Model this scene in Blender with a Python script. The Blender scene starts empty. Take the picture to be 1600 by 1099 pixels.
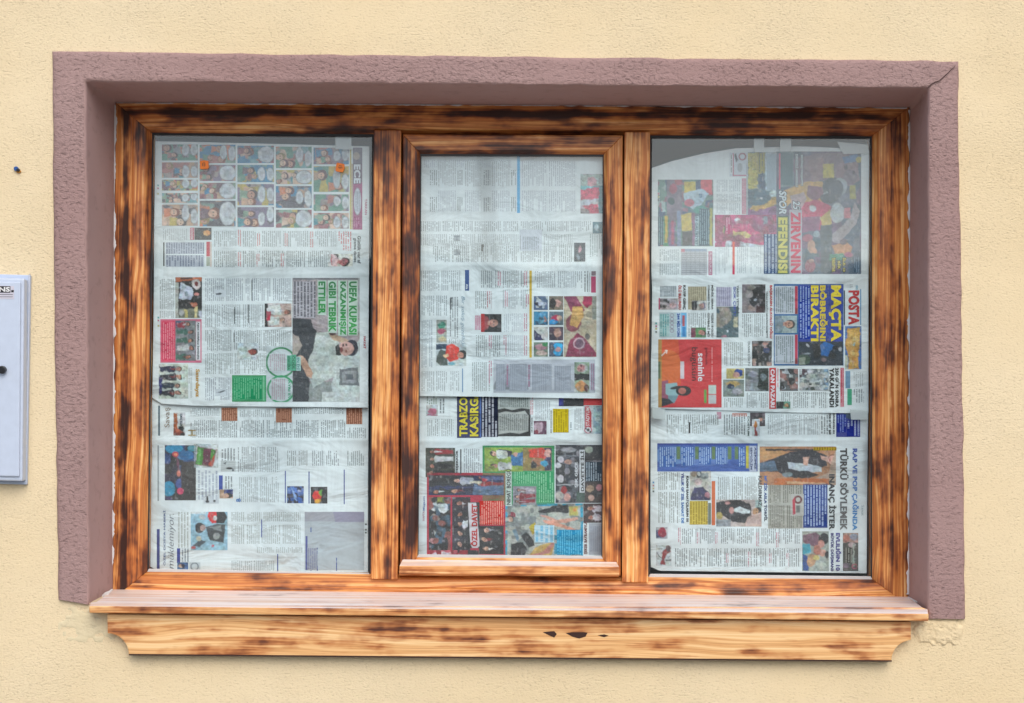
import bpy, bmesh, math, random
import numpy as np
from mathutils import Vector, Matrix

# ------------------------------------------------------------------ camera, sky, sun, exposure
sc = bpy.context.scene
col = sc.collection
F_PX, W_PX, H_PX = 2600.0, 1600.0, 1099.0
PSI, THETA, ROLL = math.radians(0.729), math.radians(1.768), math.radians(0.4076)
CAM = Vector((0.0, -3.66, 1.62))
fwd = Vector((-math.sin(PSI)*math.cos(THETA), math.cos(PSI)*math.cos(THETA), math.sin(THETA)))
rt0 = Vector((math.cos(PSI), math.sin(PSI), 0)); up0 = rt0.cross(fwd)
RT = math.cos(ROLL)*rt0 + math.sin(ROLL)*up0
UP = -math.sin(ROLL)*rt0 + math.cos(ROLL)*up0
cd = bpy.data.cameras.new('camera'); cam = bpy.data.objects.new('camera', cd); col.objects.link(cam)
cd.sensor_width = 36; cd.lens = 36*F_PX/W_PX; cd.clip_end = 500
m = Matrix((RT, UP, -fwd)).transposed().to_4x4(); m.translation = CAM
cam.matrix_world = m; sc.camera = cam

SUN_EL, SUN_AZ = math.radians(40), math.radians(12)      # azimuth measured from -Y (street side) towards +X
w = bpy.data.worlds.new('World'); sc.world = w; w.use_nodes = True
nt = w.node_tree; nt.nodes.clear()
sky = nt.nodes.new('ShaderNodeTexSky'); sky.sky_type = 'NISHITA'; sky.sun_disc = False
sky.sun_elevation = SUN_EL; sky.sun_rotation = math.pi - SUN_AZ
sky.dust_density = 1.5; sky.air_density = 1.0; sky.ozone_density = 1.0
hs = nt.nodes.new('ShaderNodeHueSaturation'); hs.inputs['Saturation'].default_value = 0.72
bg = nt.nodes.new('ShaderNodeBackground'); bg.inputs['Strength'].default_value = 0.13
wo = nt.nodes.new('ShaderNodeOutputWorld')
nt.links.new(sky.outputs[0], hs.inputs['Color']); nt.links.new(hs.outputs[0], bg.inputs[0]); nt.links.new(bg.outputs[0], wo.inputs[0])
sd = bpy.data.lights.new('sun', 'SUN'); sd.energy = 1.25; sd.angle = math.radians(50); sd.color = (1, .945, .85)
so = bpy.data.objects.new('sun', sd); col.objects.link(so)
sdir = Vector((math.sin(SUN_AZ)*math.cos(SUN_EL), -math.cos(SUN_AZ)*math.cos(SUN_EL), math.sin(SUN_EL)))
so.rotation_euler = (-sdir).to_track_quat('-Z', 'Y').to_euler(); so.location = (1, -6, 8)
vs = sc.view_settings; sc.display_settings.display_device = 'sRGB'
vs.view_transform = 'Standard'; vs.look = 'None'; vs.gamma = 1; vs.use_curve_mapping = False
vs.exposure = 0.53

# ------------------------------------------------------------------ helpers
def ray(px, py):
    return fwd + RT*((px-W_PX/2)/F_PX) - UP*((py-H_PX/2)/F_PX)
def U(px, py, Y):                      # where the sight line of a photo point meets the plane y = Y
    d = ray(px, py); t = (Y-CAM.y)/d.y
    return CAM + d*t
rtn, upn, fn, cn = (np.array(v) for v in (RT, UP, fwd, CAM))
def UN(px, py, Y):                     # same, arrays
    px, py, Y = np.broadcast_arrays(np.asarray(px, float), np.asarray(py, float), np.asarray(Y, float))
    d = fn + rtn*((px-W_PX/2)/F_PX)[..., None] - upn*((py-H_PX/2)/F_PX)[..., None]
    return cn + d*((Y-cn[1])/d[..., 1])[..., None]
def lin(c):
    if isinstance(c, str):
        c = c.lstrip('#'); c = [int(c[i:i+2], 16)/255 for i in (0, 2, 4)]
    return np.array([x/12.92 if x <= .04045 else ((x+.055)/1.055)**2.4 for x in c])
def A(c):                              # seen print colour -> ink albedo
    return np.clip((lin(c)-.03)*1.17, .014, .82)
def tag(o, label=None, cat=None, group=None, kind=None):
    if label: o['label'] = label
    if cat: o['category'] = cat
    if group: o['group'] = group
    if kind: o['kind'] = kind
    return o
def empty(name, loc=(0, 0, 0), parent=None):
    o = bpy.data.objects.new(name, None); col.objects.link(o); o.location = loc; o.parent = parent; o.empty_display_size = .05
    return o
def link(name, me, mat, parent=None):
    o = bpy.data.objects.new(name, me); col.objects.link(o)
    if mat: me.materials.append(mat)
    if parent:
        o.parent = parent; o.matrix_parent_inverse = Matrix.Translation(parent.location).inverted()
    return o
def pydata(name, v, f, mat, parent=None, smooth=False):
    me = bpy.data.meshes.new(name); me.from_pydata([tuple(p) for p in v], [], f)
    if smooth: me.polygons.foreach_set('use_smooth', [True]*len(me.polygons))
    me.update(); return link(name, me, mat, parent)
def fix(me, bev=0, seg=2, ang=25):
    bm = bmesh.new(); bm.from_mesh(me)
    bmesh.ops.remove_doubles(bm, verts=bm.verts, dist=1e-5)
    bmesh.ops.recalc_face_normals(bm, faces=bm.faces)
    if bev:
        es = [e for e in bm.edges if e.is_manifold and e.calc_face_angle(0) > math.radians(ang)]
        bmesh.ops.bevel(bm, geom=es, offset=bev, segments=seg, affect='EDGES', profile=.6, clamp_overlap=True)
    bm.to_mesh(me); bm.free(); me.update()
def prism(name, poly, Yf, Yb, mat, parent=None, bev=.0015, back=None):
    """photo-space outline of a front face lying at depth Yf, extruded straight back to Yb"""
    fr = [U(x, y, Yf) for x, y in poly]
    bk = [Vector((p.x, Yb, p.z)) for p in fr]
    n = len(poly)
    f = [list(range(n)), list(range(2*n-1, n-1, -1))] + [[i, (i+1) % n, (i+1) % n+n, i+n] for i in range(n)]
    me = bpy.data.meshes.new(name); me.from_pydata([tuple(p) for p in fr+bk], [], f); fix(me, bev)
    return link(name, me, mat, parent)
rng = np.random.RandomState(7)
LAT = rng.rand(256, 256)
def vn(x, y):                          # smooth value noise 0..1
    x = np.asarray(x, float); y = np.asarray(y, float)
    xi = np.floor(x).astype(int); yi = np.floor(y).astype(int); fx = x-xi; fy = y-yi
    fx = fx*fx*fx*(fx*(fx*6-15)+10); fy = fy*fy*fy*(fy*(fy*6-15)+10)
    g = lambda a, b: LAT[a % 256, b % 256]
    return (g(xi, yi)*(1-fx)+g(xi+1, yi)*fx)*(1-fy) + (g(xi, yi+1)*(1-fx)+g(xi+1, yi+1)*fx)*fy

# ------------------------------------------------------------------ materials
class N:
    def __init__(s, name):
        s.m = bpy.data.materials.new(name); s.m.use_nodes = True; s.t = s.m.node_tree; s.t.nodes.clear()
        s.out = s.n('ShaderNodeOutputMaterial')
    def n(s, typ, **kw):
        o = s.t.nodes.new(typ)
        for k, v in kw.items(): setattr(o, k, v)
        return o
    def set(s, sock, v):
        if isinstance(v, bpy.types.NodeSocket): s.t.links.new(v, sock)
        elif v is not None:
            if hasattr(sock.default_value, '__len__') and not hasattr(v, '__len__'): v = [v]*len(sock.default_value)
            if hasattr(v, '__len__') and len(sock.default_value) == 4 and len(v) == 3: v = (*v, 1)
            sock.default_value = v
    def math(s, op, a, b=None, c=None, clamp=False):
        o = s.n('ShaderNodeMath', operation=op, use_clamp=clamp)
        for i, v in enumerate((a, b, c)):
            if v is not None: s.set(o.inputs[i], v)
        return o.outputs[0]
    def vmath(s, op, a, b=None):
        o = s.n('ShaderNodeVectorMath', operation=op); s.set(o.inputs[0], a)
        if b is not None: s.set(o.inputs[1], b)
        return o.outputs[0]
    def noise(s, vec, scale, detail=3, rough=.5, dist=0):
        o = s.n('ShaderNodeTexNoise'); s.set(o.inputs['Vector'], vec)
        for k, v in (('Scale', scale), ('Detail', detail), ('Roughness', rough), ('Distortion', dist)): o.inputs[k].default_value = v
        return o.outputs['Fac']
    def ramp(s, fac, stops, interp='LINEAR'):
        o = s.n('ShaderNodeValToRGB'); s.set(o.inputs[0], fac); e = o.color_ramp.elements; o.color_ramp.interpolation = interp
        while len(e) < len(stops): e.new(.5)
        for k, (p, c) in enumerate(stops):
            e[k].position = p; e[k].color = (*c, 1) if hasattr(c, '__len__') else (c, c, c, 1)
        return o.outputs[0]
    def mix(s, fac, a, b, blend='MIX'):
        o = s.n('ShaderNodeMix', data_type='RGBA', blend_type=blend)
        s.set(o.inputs[0], fac); s.set(o.inputs[6], a); s.set(o.inputs[7], b)
        return o.outputs[2]
    def bump(s, h, strength, dist, nrm=None):
        o = s.n('ShaderNodeBump'); s.set(o.inputs['Height'], h); o.inputs['Strength'].default_value = strength; o.inputs['Distance'].default_value = dist
        if nrm is not None: s.set(o.inputs['Normal'], nrm)
        return o.outputs[0]
    def attr(s, name, typ='GEOMETRY'):
        return s.n('ShaderNodeAttribute', attribute_name=name, attribute_type=typ)
    def bsdf(s, color, rough=.7, normal=None, spec=.5, coat=0, **kw):
        p = s.n('ShaderNodeBsdfPrincipled'); s.set(p.inputs['Base Color'], color); s.set(p.inputs['Roughness'], rough)
        p.inputs['Specular IOR Level'].default_value = spec; s.set(p.inputs['Coat Weight'], coat); p.inputs['Coat Roughness'].default_value = .25
        if normal is not None: s.set(p.inputs['Normal'], normal)
        for k, v in kw.items(): s.set(p.inputs[k], v)
        s.t.links.new(p.outputs[0], s.out.inputs[0]); return p
    def pos(s): return s.n('ShaderNodeTexCoord').outputs['Object']
    def sc3(s, v, k):
        return s.vmath('MULTIPLY', v, k)

def plain(name, c, rough=.6, spec=.4, **kw):
    k = N(name); n1 = k.noise(k.pos(), 60, 4); colr = k.mix(k.math('MULTIPLY', n1, .35), c, tuple(x*.6 for x in c))
    k.bsdf(colr, rough, k.bump(n1, .15, .001), spec, **kw); return k.m

def plaster(name, base, tint, bscale, bdist, smoothmask=False):
    k = N(name); p = k.pos()
    warp = k.vmath('ADD', k.sc3(p, (1, 1, 1.5)), k.vmath('SCALE', p, None))
    warp = k.sc3(p, (1, 1, 1.45))
    n1 = k.noise(warp, bscale, 4, .55, .5)
    n2 = k.noise(warp, bscale*2.7, 3, .5, .2)
    vo = k.n('ShaderNodeTexVoronoi'); k.set(vo.inputs['Vector'], warp); vo.inputs['Scale'].default_value = bscale*.9; vo.inputs['Randomness'].default_value = 1
    pits = k.ramp(n1, [(.30, 0), (.44, 1)])
    h = k.math('ADD', k.math('MULTIPLY', n1, 1.0), k.math('MULTIPLY', n2, .35))
    h = k.math('ADD', h, k.math('MULTIPLY', pits, .25))
    big = k.noise(p, 1.6, 5, .55); mid = k.noise(p, 9, 4, .6)
    region = k.ramp(k.noise(p, 3.3, 2), [(.35, .45), (.62, 1)])
    h2 = k.math('MULTIPLY', h, region)
    c = k.mix(k.ramp(big, [(.3, 0), (.7, 1)]), base, tint)
    c = k.mix(k.math('MULTIPLY', k.math('SUBTRACT', 1, pits), .30), c, tuple(x*.62 for x in base))
    c = k.mix(k.ramp(mid, [(.55, 0), (.8, .22)]), c, tuple(x*.86 for x in tint))
    und = k.bump(k.noise(p, 5.5, 2), .5, .012)
    k.bsdf(c, .88, k.bump(h2, .85, bdist, und), .25); return k.m

def wood(name, vertical):
    k = N(name); p = k.pos()
    sd_ = k.attr('["seed"]', 'OBJECT').outputs['Fac']; burn = k.attr('["burn"]', 'OBJECT').outputs['Fac']; pale = k.attr('["pale"]', 'OBJECT').outputs['Fac']
    sep = k.n('ShaderNodeSeparateXYZ'); k.set(sep.inputs[0], p)
    L, Aa = (sep.outputs[2], sep.outputs[0]) if vertical else (sep.outputs[0], sep.outputs[2])
    def vec(l, a, b, o):
        c = k.n('ShaderNodeCombineXYZ')
        k.set(c.inputs[0], k.math('ADD', k.math('MULTIPLY', L, l), k.math('MULTIPLY', sd_, 3.7+o)))
        k.set(c.inputs[1], k.math('ADD', k.math('MULTIPLY', Aa, a), k.math('MULTIPLY', sd_, 1.3)))
        k.set(c.inputs[2], k.math('MULTIPLY', sep.outputs[1], b)); return c.outputs[0]
    wob = k.noise(vec(1.6, 7, 4, .2), 1, 2)
    fine = k.noise(vec(2.6, 330, 160, .4), 1, 4, .7)
    g = k.vmath('ADD', vec(.55, 42, 20, 0), k.vmath('MULTIPLY', wob, (0, 3.2, 0)))
    ring = k.noise(g, 1.3, 3, .65, .15)
    ring2 = k.math('PINGPONG', k.math('MULTIPLY', ring, 8), 1)
    blot = k.noise(vec(8.5, 26, 12, 1.1), 1, 3, .5, .15)
    blot2 = k.noise(vec(3.6, 75, 20, 2.3), 1, 3, .6, .1)
    spot = k.noise(vec(24, 40, 20, 3.9), 1, 2, .5, .1)
    streak = k.noise(vec(5, 190, 60, 5.1), 1, 3, .6)
    gmix = k.math('ADD', k.math('MULTIPLY', ring2, .5), k.math('MULTIPLY', fine, .65))
    gold = k.ramp(gmix, [(.15, (.27, .07, .022)), (.42, (.58, .20, .05)), (.68, (.83, .40, .125)), (.95, (.92, .62, .31))])
    palec = k.ramp(gmix, [(.12, (.52, .25, .09)), (.42, (.82, .50, .215)), (.9, (.92, .69, .39))])
    base = k.mix(pale, gold, palec)
    b = k.math('ADD', k.math('MULTIPLY', blot, .66), k.math('MULTIPLY', blot2, .34))
    b = k.math('ADD', b, k.math('MULTIPLY', k.math('SUBTRACT', spot, .5), .26))
    b = k.math('ADD', b, k.math('MULTIPLY', k.math('SUBTRACT', streak, .5), .30))
    b = k.math('ADD', b, k.math('MULTIPLY', k.math('SUBTRACT', gmix, .55), -.07))
    b = k.math('ADD', b, k.math('SUBTRACT', burn, .50))
    bandv = k.attr('band').outputs['Fac']
    b = k.math('ADD', b, k.math('MULTIPLY', bandv, k.ramp(k.noise(vec(6, 12, 6, 9.4), 1, 3, .6), [(.32, .05), (.58, .30)])))
    t1 = k.ramp(b, [(.40, 0), (.53, 1)]); t2 = k.ramp(b, [(.50, 0), (.62, 1)]); t3 = k.ramp(b, [(.585, 0), (.70, 1)])
    rg = k.math('ADD', .62, k.math('MULTIPLY', gmix, .55))
    c = k.mix(k.math('MULTIPLY', t1, .74), base, (.47, .140, .034))
    c = k.mix(k.math('MULTIPLY', t2, k.math('SUBTRACT', 1.16, k.math('MULTIPLY', gmix, .45))), c, (.17, .047, .020))
    c = k.mix(k.math('MULTIPLY', t3, .90), c, (.032, .017, .016))
    char = t3
    ge = k.n('ShaderNodeNewGeometry'); sn = k.n('ShaderNodeSeparateXYZ'); k.set(sn.inputs[0], ge.outputs['True Normal'])
    upf = k.math('GREATER_THAN', sn.outputs[2], .7); dust = k.attr('["dust"]', 'OBJECT').outputs['Fac']
    dm = k.math('MULTIPLY', k.math('MULTIPLY', k.math('MULTIPLY', upf, k.math('SUBTRACT', 1, k.math('MULTIPLY', t3, .75))), dust), k.ramp(k.noise(vec(2.0, 90, 60, 7.7), 1, 4, .65), [(.40, 1), (.62, .42)]))
    c = k.mix(dm, c, (.92, .83, .80))
    hgt = k.math('SUBTRACT', fine, k.math('MULTIPLY', char, .4))
    und = k.bump(blot, .25, .004)
    k.bsdf(c, k.math('ADD', .30, k.math('MULTIPLY', fine, .25)), k.bump(hgt, .35, .0010, und), .32, .10); return k.m

M = {}
M['wall'] = plaster('cream_stucco', (.78, .62, .385), (.82, .68, .46), 175, .0027)
M['surround'] = plaster('brown_stucco', (.35, .22, .205), (.405, .272, .255), 100, .0072)
M['reveal'] = plaster('brown_smooth_plaster', (.43, .275, .25), (.47, .31, .29), 30, .0012)
M['patch'] = plaster('repair_plaster', (.74, .64, .44), (.72, .60, .38), 60, .003)
M['wood_v'] = wood('scorched_wood_upright', True); M['wood_h'] = wood('scorched_wood_level', False)
M['seal'] = plain('white_sealant', (.72, .70, .70), .6)
M['gasket'] = plain('black_rubber', (.018, .019, .022), .5)
M['bead'] = plain('pale_bead', (.60, .60, .60), .4)
M['gap'] = plain('charred_gap', (.02, .012, .01), .9)
M['box'] = plain('grey_enamel', (.57, .64, .77), .32, .5)
M['boxlip'] = plain('grey_enamel_lip', (.52, .60, .76), .32, .5)
M['black'] = plain('black_plastic', (.012, .012, .015), .35)
M['white'] = plain('white_vinyl', (.62, .6, .68), .5)
M['orange'] = plain('orange_tag', (.97, .25, .03), .45)
M['blue'] = plain('blue_plastic', (.02, .09, .32), .4)
M['rust'] = plain('rust_stain', (.55, .25, .05), .9)
M['room'] = plain('room_paint', (.24, .46, .60), .9)
M['ground'] = plain('pavement_concrete', (.26, .25, .235), .95)
k = N('tape'); d = k.n('ShaderNodeBsdfPrincipled'); d.inputs['Base Color'].default_value = (.62, .68, .68, 1); d.inputs['Roughness'].default_value = .3
tr = k.n('ShaderNodeBsdfTransparent'); mx = k.n('ShaderNodeMixShader'); mx.inputs[0].default_value = .62
k.t.links.new(tr.outputs[0], mx.inputs[1]); k.t.links.new(d.outputs[0], mx.inputs[2]); k.t.links.new(mx.outputs[0], k.out.inputs[0]); M['tape'] = k.m
# window glass
k = N('window_glass'); ge = k.n('ShaderNodeNewGeometry')
dt = k.n('ShaderNodeVectorMath', operation='DOT_PRODUCT'); k.set(dt.inputs[0], ge.outputs['Incoming']); k.set(dt.inputs[1], ge.outputs['True Normal'])
graz = k.math('POWER', k.math('SUBTRACT', 1, k.math('ABSOLUTE', dt.outputs['Value'])), 5)
schlick = k.math('ADD', .050, k.math('MULTIPLY', graz, .93))
tr = k.n('ShaderNodeBsdfTransparent'); tr.inputs[0].default_value = (.965, .99, 1.0, 1)
gl = k.n('ShaderNodeBsdfGlossy'); gl.inputs['Roughness'].default_value = .03
k.set(gl.inputs['Normal'], k.bump(k.noise(k.pos(), 3.0, 2), .05, .01))
mx = k.n('ShaderNodeMixShader'); k.set(mx.inputs[0], schlick); k.t.links.new(tr.outputs[0], mx.inputs[1]); k.t.links.new(gl.outputs[0], mx.inputs[2])
k.t.links.new(mx.outputs[0], k.out.inputs[0]); M['glass'] = k.m
# newsprint: paper colour comes with faint show-through of the other side
def papertone(k, bgc):
    p = k.pos()
    st = k.noise(k.sc3(p, (6, 1, 10)), 1, 4, .6); st2 = k.noise(k.sc3(p, (140, 1, 18)), 1, 3, .6)
    c = k.mix(k.ramp(st, [(.38, .0), (.66, .75)]), bgc, k.mix(1, bgc, (.84, .84, .835), 'MULTIPLY'))
    st3 = k.noise(k.sc3(p, (5, 1, 3.4)), 1, 2, .5); c = k.mix(k.ramp(st3, [(.45, 0), (.64, .8)]), c, k.mix(1, c, (.84, .87, .89), 'MULTIPLY'))
    return k.mix(k.ramp(st2, [(.45, 0), (.75, .5)]), c, k.mix(1, bgc, (.80, .80, .80), 'MULTIPLY'))
k = N('newsprint_paper'); c = papertone(k, k.attr('Col').outputs['Color'])
k.bsdf(c, .85, k.bump(k.noise(k.sc3(k.pos(), (8, 1, 16)), 1, 3, .5, .7), .9, .020), .15); M['paper'] = k.m
k = N('newsprint_ink'); c = k.mix(k.math('MULTIPLY', k.noise(k.pos(), 420, 3), .22), k.attr('Col').outputs['Color'], (.5, .52, .52))
k.bsdf(c, .75, k.bump(k.noise(k.sc3(k.pos(), (8, 1, 16)), 1, 3, .5, .7), .9, .020), .2); M['print'] = k.m
k = N('newsprint_columns')
sp = k.n('ShaderNodeSeparateXYZ'); k.set(sp.inputs[0], k.attr('tuv').outputs['Vector']); u, v, vnm = sp.outputs
row = k.math('FLOOR', u); fr_ = k.math('FRACT', u)
stripe = k.math('MULTIPLY', k.math('GREATER_THAN', fr_, .24), k.math('LESS_THAN', fr_, .80))
cmb = k.n('ShaderNodeCombineXYZ'); k.set(cmb.inputs[0], k.math('MULTIPLY', row, 7.31)); k.set(cmb.inputs[1], k.math('MULTIPLY', v, .42))
words = k.math('GREATER_THAN', k.noise(cmb.outputs[0], 1, 0), .35)
cmb2 = k.n('ShaderNodeCombineXYZ'); k.set(cmb2.inputs[0], k.math('MULTIPLY', u, 3.0)); k.set(cmb2.inputs[1], k.math('MULTIPLY', v, 1.9))
glyph = k.ramp(k.noise(cmb2.outputs[0], 1, 1), [(.38, .30), (.62, .92)])
wn = k.n('ShaderNodeTexWhiteNoise', noise_dimensions='1D'); k.set(wn.inputs['W'], k.math('ADD', row, k.math('MULTIPLY', k.attr('["seed"]', 'OBJECT').outputs['Fac'], 13.7)))
endp = k.ramp(wn.outputs[0], [(0, .35), (.14, .8), (.2, .97), (1, 1)])
live = k.math('LESS_THAN', vnm, endp)
mask = k.math('MULTIPLY', k.math('MULTIPLY', stripe, words), k.math('MULTIPLY', glyph, live))
c = k.mix(mask, papertone(k, k.attr('bgc').outputs['Color']), k.attr('Col').outputs['Color'])
k.bsdf(c, .8, k.bump(k.noise(k.sc3(k.pos(), (8, 1, 16)), 1, 3, .5, .7), .9, .020), .15); M['cols'] = k.m

# ------------------------------------------------------------------ structure: ground, room behind the window
g = pydata('pavement', [(-90, -95, 0), (90, -95, 0), (90, .0, 0), (-90, .0, 0)], [[0, 1, 2, 3]], M['ground']); tag(g, kind='structure')
v = [(x, y, z) for x in (-2.4, 2.4) for y in (.33, 3.2) for z in (.05, 2.75)]
rm = pydata('room_interior', v, [[0, 1, 3, 2], [4, 6, 7, 5], [2, 3, 7, 6], [0, 2, 6, 4], [1, 5, 7, 3]], M['room']); tag(rm, kind='structure')

n = 120; v = []; f = []
for i in range(n+1):
    a = math.radians(-78+156*i/n); R_ = 62
    h_ = 1.62+R_*math.tan(math.radians(5.0+1.6*vn(i*.21, 3.3)+.5*vn(i*.9, 8.1)))
    for rr, hh in ((R_, 0), (R_+1.5, h_*.75), (R_+6, h_), (R_+30, h_*.9), (R_+30, 0)): v.append((rr*math.sin(a), -rr*math.cos(a)-.0, hh))
    if i: b_ = 5*i; f += [[b_-5+q, b_-4+q, b_+1+q, b_+q] for q in range(4)]
hl = pydata('hills', v, f, plain('wooded_hillside', (.055, .07, .045), .95), None, True); tag(hl, kind='structure')

# ------------------------------------------------------------------ house wall with its plaster surround
wall = empty('house_wall', (0, 0, 0))
tag(wall, 'cream yellow rough stucco house wall around the window', 'wall')
def ring_strip(name, loops, mat, parent, closed=True, smooth=True):
    """loops: list of point lists (same length) -> quads between them"""
    n = len(loops[0]); v = [p for l in loops for p in l]; f = []
    for a in range(len(loops)-1):
        for i in range(n if closed else n-1):
            f.append([a*n+i, a*n+(i+1) % n, (a+1)*n+(i+1) % n, (a+1)*n+i])
    me = bpy.data.meshes.new(name); me.from_pydata([tuple(p) for p in v], [], f)
    if smooth: me.polygons.foreach_set('use_smooth', [True]*len(f))
    me.update(); return link(name, me, mat, parent)
hole = [U(*p, 0) for p in ((104, 104), (1474, 118), (1480, 952), (1447, 962), (146, 946), (112, 929))]
outer = [Vector(p) for p in ((-4, 0, 3.4), (4, 0, 3.4), (4, 0, 0), (1, 0, 0), (-1, 0, 0), (-4, 0, 0))]
holeb = [Vector((p.x, .33, p.z)) for p in hole]
outb = [Vector((p.x, .33, p.z)) for p in outer]
ring_strip('wall_face', [outb, outer, hole, holeb, outb], M['wall'], wall, smooth=False)

def lerp(a, b, t): return (a[0]+(b[0]-a[0])*t, a[1]+(b[1]-a[1])*t)
# U-shaped surround: left leg up, across the top, right leg down (outer line, inner line, reveal back line)
def upath(bl, tl, tr, br, n):
    pts = []
    for (a, b), k_ in (((bl, tl), n), ((tl, tr), int(n*1.6)), ((tr, br), n)):
        pts += [lerp(a, b, i/k_) for i in range(k_)]
    return pts+[br]
n = 90
P_out = upath((92, 937), (82, 82), (1496, 97), (1507, 967), n)
P_in = upath((140, 945), (135.5, 129), (1449, 139), (1449, 967), n)
P_rev = upath((177, 930), (181, 161), (1421, 169), (1419, 940), n)
def jit(P, amp, s):
    out = []
    for i, (x, y) in enumerate(P):
        out.append((x+(vn(i*.35, s)-.5)*2*amp+(vn(i*.11, s+9)-.5)*amp, y+(vn(i*.35, s+20)-.5)*2*amp+(vn(i*.11, s+31)-.5)*amp))
    return out
Po, Pi = jit(P_out, 1.3, 3.3), jit(P_in, .9, 7.7)
loops = []
def addl(P, Y, jy=0):
    loops.append([U(x, y, Y+(vn(i*.3, 40+len(loops)*3.1)-.5)*jy) for i, (x, y) in enumerate(P)])
addl(Po, .002)
addl([lerp(a, b, -.02) for a, b in zip(Po, Pi)], -.004)
addl([lerp(a, b, .03) for a, b in zip(Po, Pi)], -.0085, .001)
for t in (.12, .28, .45, .6, .76, .86): addl([lerp(a, b, t) for a, b in zip(Po, Pi)], -.0095, .0022)
addl([lerp(a, b, .93) for a, b in zip(Po, Pi)], -.008, .001)
ring_strip('surround_face', loops, M['surround'], wall, closed=False)
l0 = loops[-1]; loops = [l0]
addl([lerp(a, b, .985) for a, b in zip(Po, Pi)], -.004)
addl([lerp(a, b, .02) for a, b in zip(Pi, P_rev)], .004)
for t in (.1, .3, .55, .8, 1.0):
    Yd = .222*t
    addl([lerp(a, b, t) for a, b in zip(Pi, P_rev)], Yd, .0)
addl([lerp(a, b, 1.0) for a, b in zip(Pi, P_rev)], .30)
ring_strip('reveal', loops, M['reveal'], wall, closed=False)
# surround bottom ends butt on the plaster; repaired patches below
def blob_patch(name, poly, Y, h, seed, mat):
    xs = [p[0] for p in poly]; ys = [p[1] for p in poly]; x0, x1, y0, y1 = min(xs), max(xs), min(ys), max(ys)
    nx, ny = int((x1-x0)/1.6), int((y1-y0)/1.6)
    gx, gy = np.meshgrid(np.linspace(x0, x1, nx), np.linspace(y0, y1, ny))
    r = np.sqrt(((gx-(x0+x1)/2)/((x1-x0)/2))**4+((gy-(y0+y1)/2)/((y1-y0)/2))**4)
    e = np.clip(1.15-r+(vn(gx*.12+seed, gy*.12)-.5)*.9, 0, 1); e = np.minimum(e*1.5, 1)
    H = e*h*(.45+.6*vn(gx*.2+seed, gy*.34)+.7*vn(gx*.62, gy*.62+seed)) - (1-e)*.0025
    pts = UN(gx, gy, Y-H).reshape(-1, 3)
    f = [[j*nx+i, j*nx+i+1, (j+1)*nx+i+1, (j+1)*nx+i] for j in range(ny-1) for i in range(nx-1)]
    return pydata(name, pts, f, mat, wall, True)
blob_patch('plaster_patch', [(88, 946), (206, 1004)], 0, .0009, 3, M['patch'])
blob_patch('plaster_patch', [(1428, 966), (1509, 1008)], 0, .0036, 8, M['wall'])
# mitre crack at the top right corner of the surround
cr = [(1450, 136.5), (1456, 131.5), (1462, 128), (1468, 126.5), (1476, 119), (1481, 114.5), (1487, 108.5), (1493, 103)]
v = []; f = []
for i, (x, y) in enumerate(cr):
    wdt = .7*(1-i/9)+.15
    v += [U(x-wdt, y-wdt, -.0115), U(x, y, -.0135), U(x+wdt, y+wdt, -.0115)]
    if i: a = 3*i; f += [[a-3, a-2, a+1, a], [a-2, a-1, a+2, a+1]]
pydata('plaster_crack', v, f, plain('crack_shade', (.13, .08, .072), .95), wall)

# ------------------------------------------------------------------ the window
win = empty('triple_window', tuple(U(800, 920, .215)))
tag(win, 'wide three pane wooden window with scorched brown and golden frame papered over inside', 'window')
def wprops(o, seed, burn=.5, pale=0.0, dust=0.0):
    o['seed'] = float(seed); o['burn'] = float(burn); o['pale'] = float(pale); o['dust'] = float(dust); return o
def framed(names, O, I, prof, Yback, parent, props, seg=2, bands=None):
    """O/I: outer/inner photo quads TL,TR,BR,BL; prof: [(fraction, Y)]; four mitred members"""
    idx = {'top': (0, 1), 'right': (1, 2), 'bottom': (2, 3), 'left': (3, 0)}
    for side, (nm, pr) in zip(('top', 'right', 'bottom', 'left'), zip(names, props)):
        if nm is None: continue
        a, b = idx[side]; v = []; K = 14
        pp = prof+[(1.0, Yback), (0.0, Yback)]
        for i in range(K+1):
            t = i/K
            for (fr, Y) in pp:
                Yu = prof[-1][1] if Y == Yback and fr == 1.0 else (prof[0][1] if Y == Yback else Y)
                p = lerp(lerp(O[a], I[a], fr), lerp(O[b], I[b], fr), t); q = U(p[0], p[1], Yu); v.append(Vector((q.x, Y, q.z)))
        m_ = len(pp); f = [[i*m_+j, i*m_+(j+1) % m_, (i+1)*m_+(j+1) % m_, (i+1)*m_+j] for i in range(K) for j in range(m_)]
        f += [list(range(m_))[::-1], [K*m_+j for j in range(m_)]]
        me = bpy.data.meshes.new(nm); me.from_pydata([tuple(p) for p in v], [], f); fix(me, .0012, 1, 20)
        o = link(nm, me, M['wood_h'] if side in ('top', 'bottom') else M['wood_v'], parent); wprops(o, *pr)
        if bands and side in bands:
            at = me.attributes.new('band', 'FLOAT', 'POINT'); pa, pb = U(*lerp(O[a], O[b], .5), prof[0][1]), U(*lerp(I[a], I[b], .5), prof[0][1])
            d_ = (pb-pa); L2 = d_.x**2+d_.z**2
            oa, ob_ = U(*O[a], prof[0][1]), U(*O[b], prof[0][1]); ex, ez = ob_.x-oa.x, ob_.z-oa.z; le = math.hypot(ex, ez)
            wd_ = abs(d_.x*ez-d_.z*ex)/le
            at.data.foreach_set('value', [sum(am_*math.exp(-((abs((q.co.x-oa.x)*ez-(q.co.z-oa.z)*ex)/le/wd_-c_)/s_)**2) for c_, s_, am_ in bands[side]) for q in me.vertices])
O = [(180.5, 160), (1421, 168), (1419, 946), (176, 936)]
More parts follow.
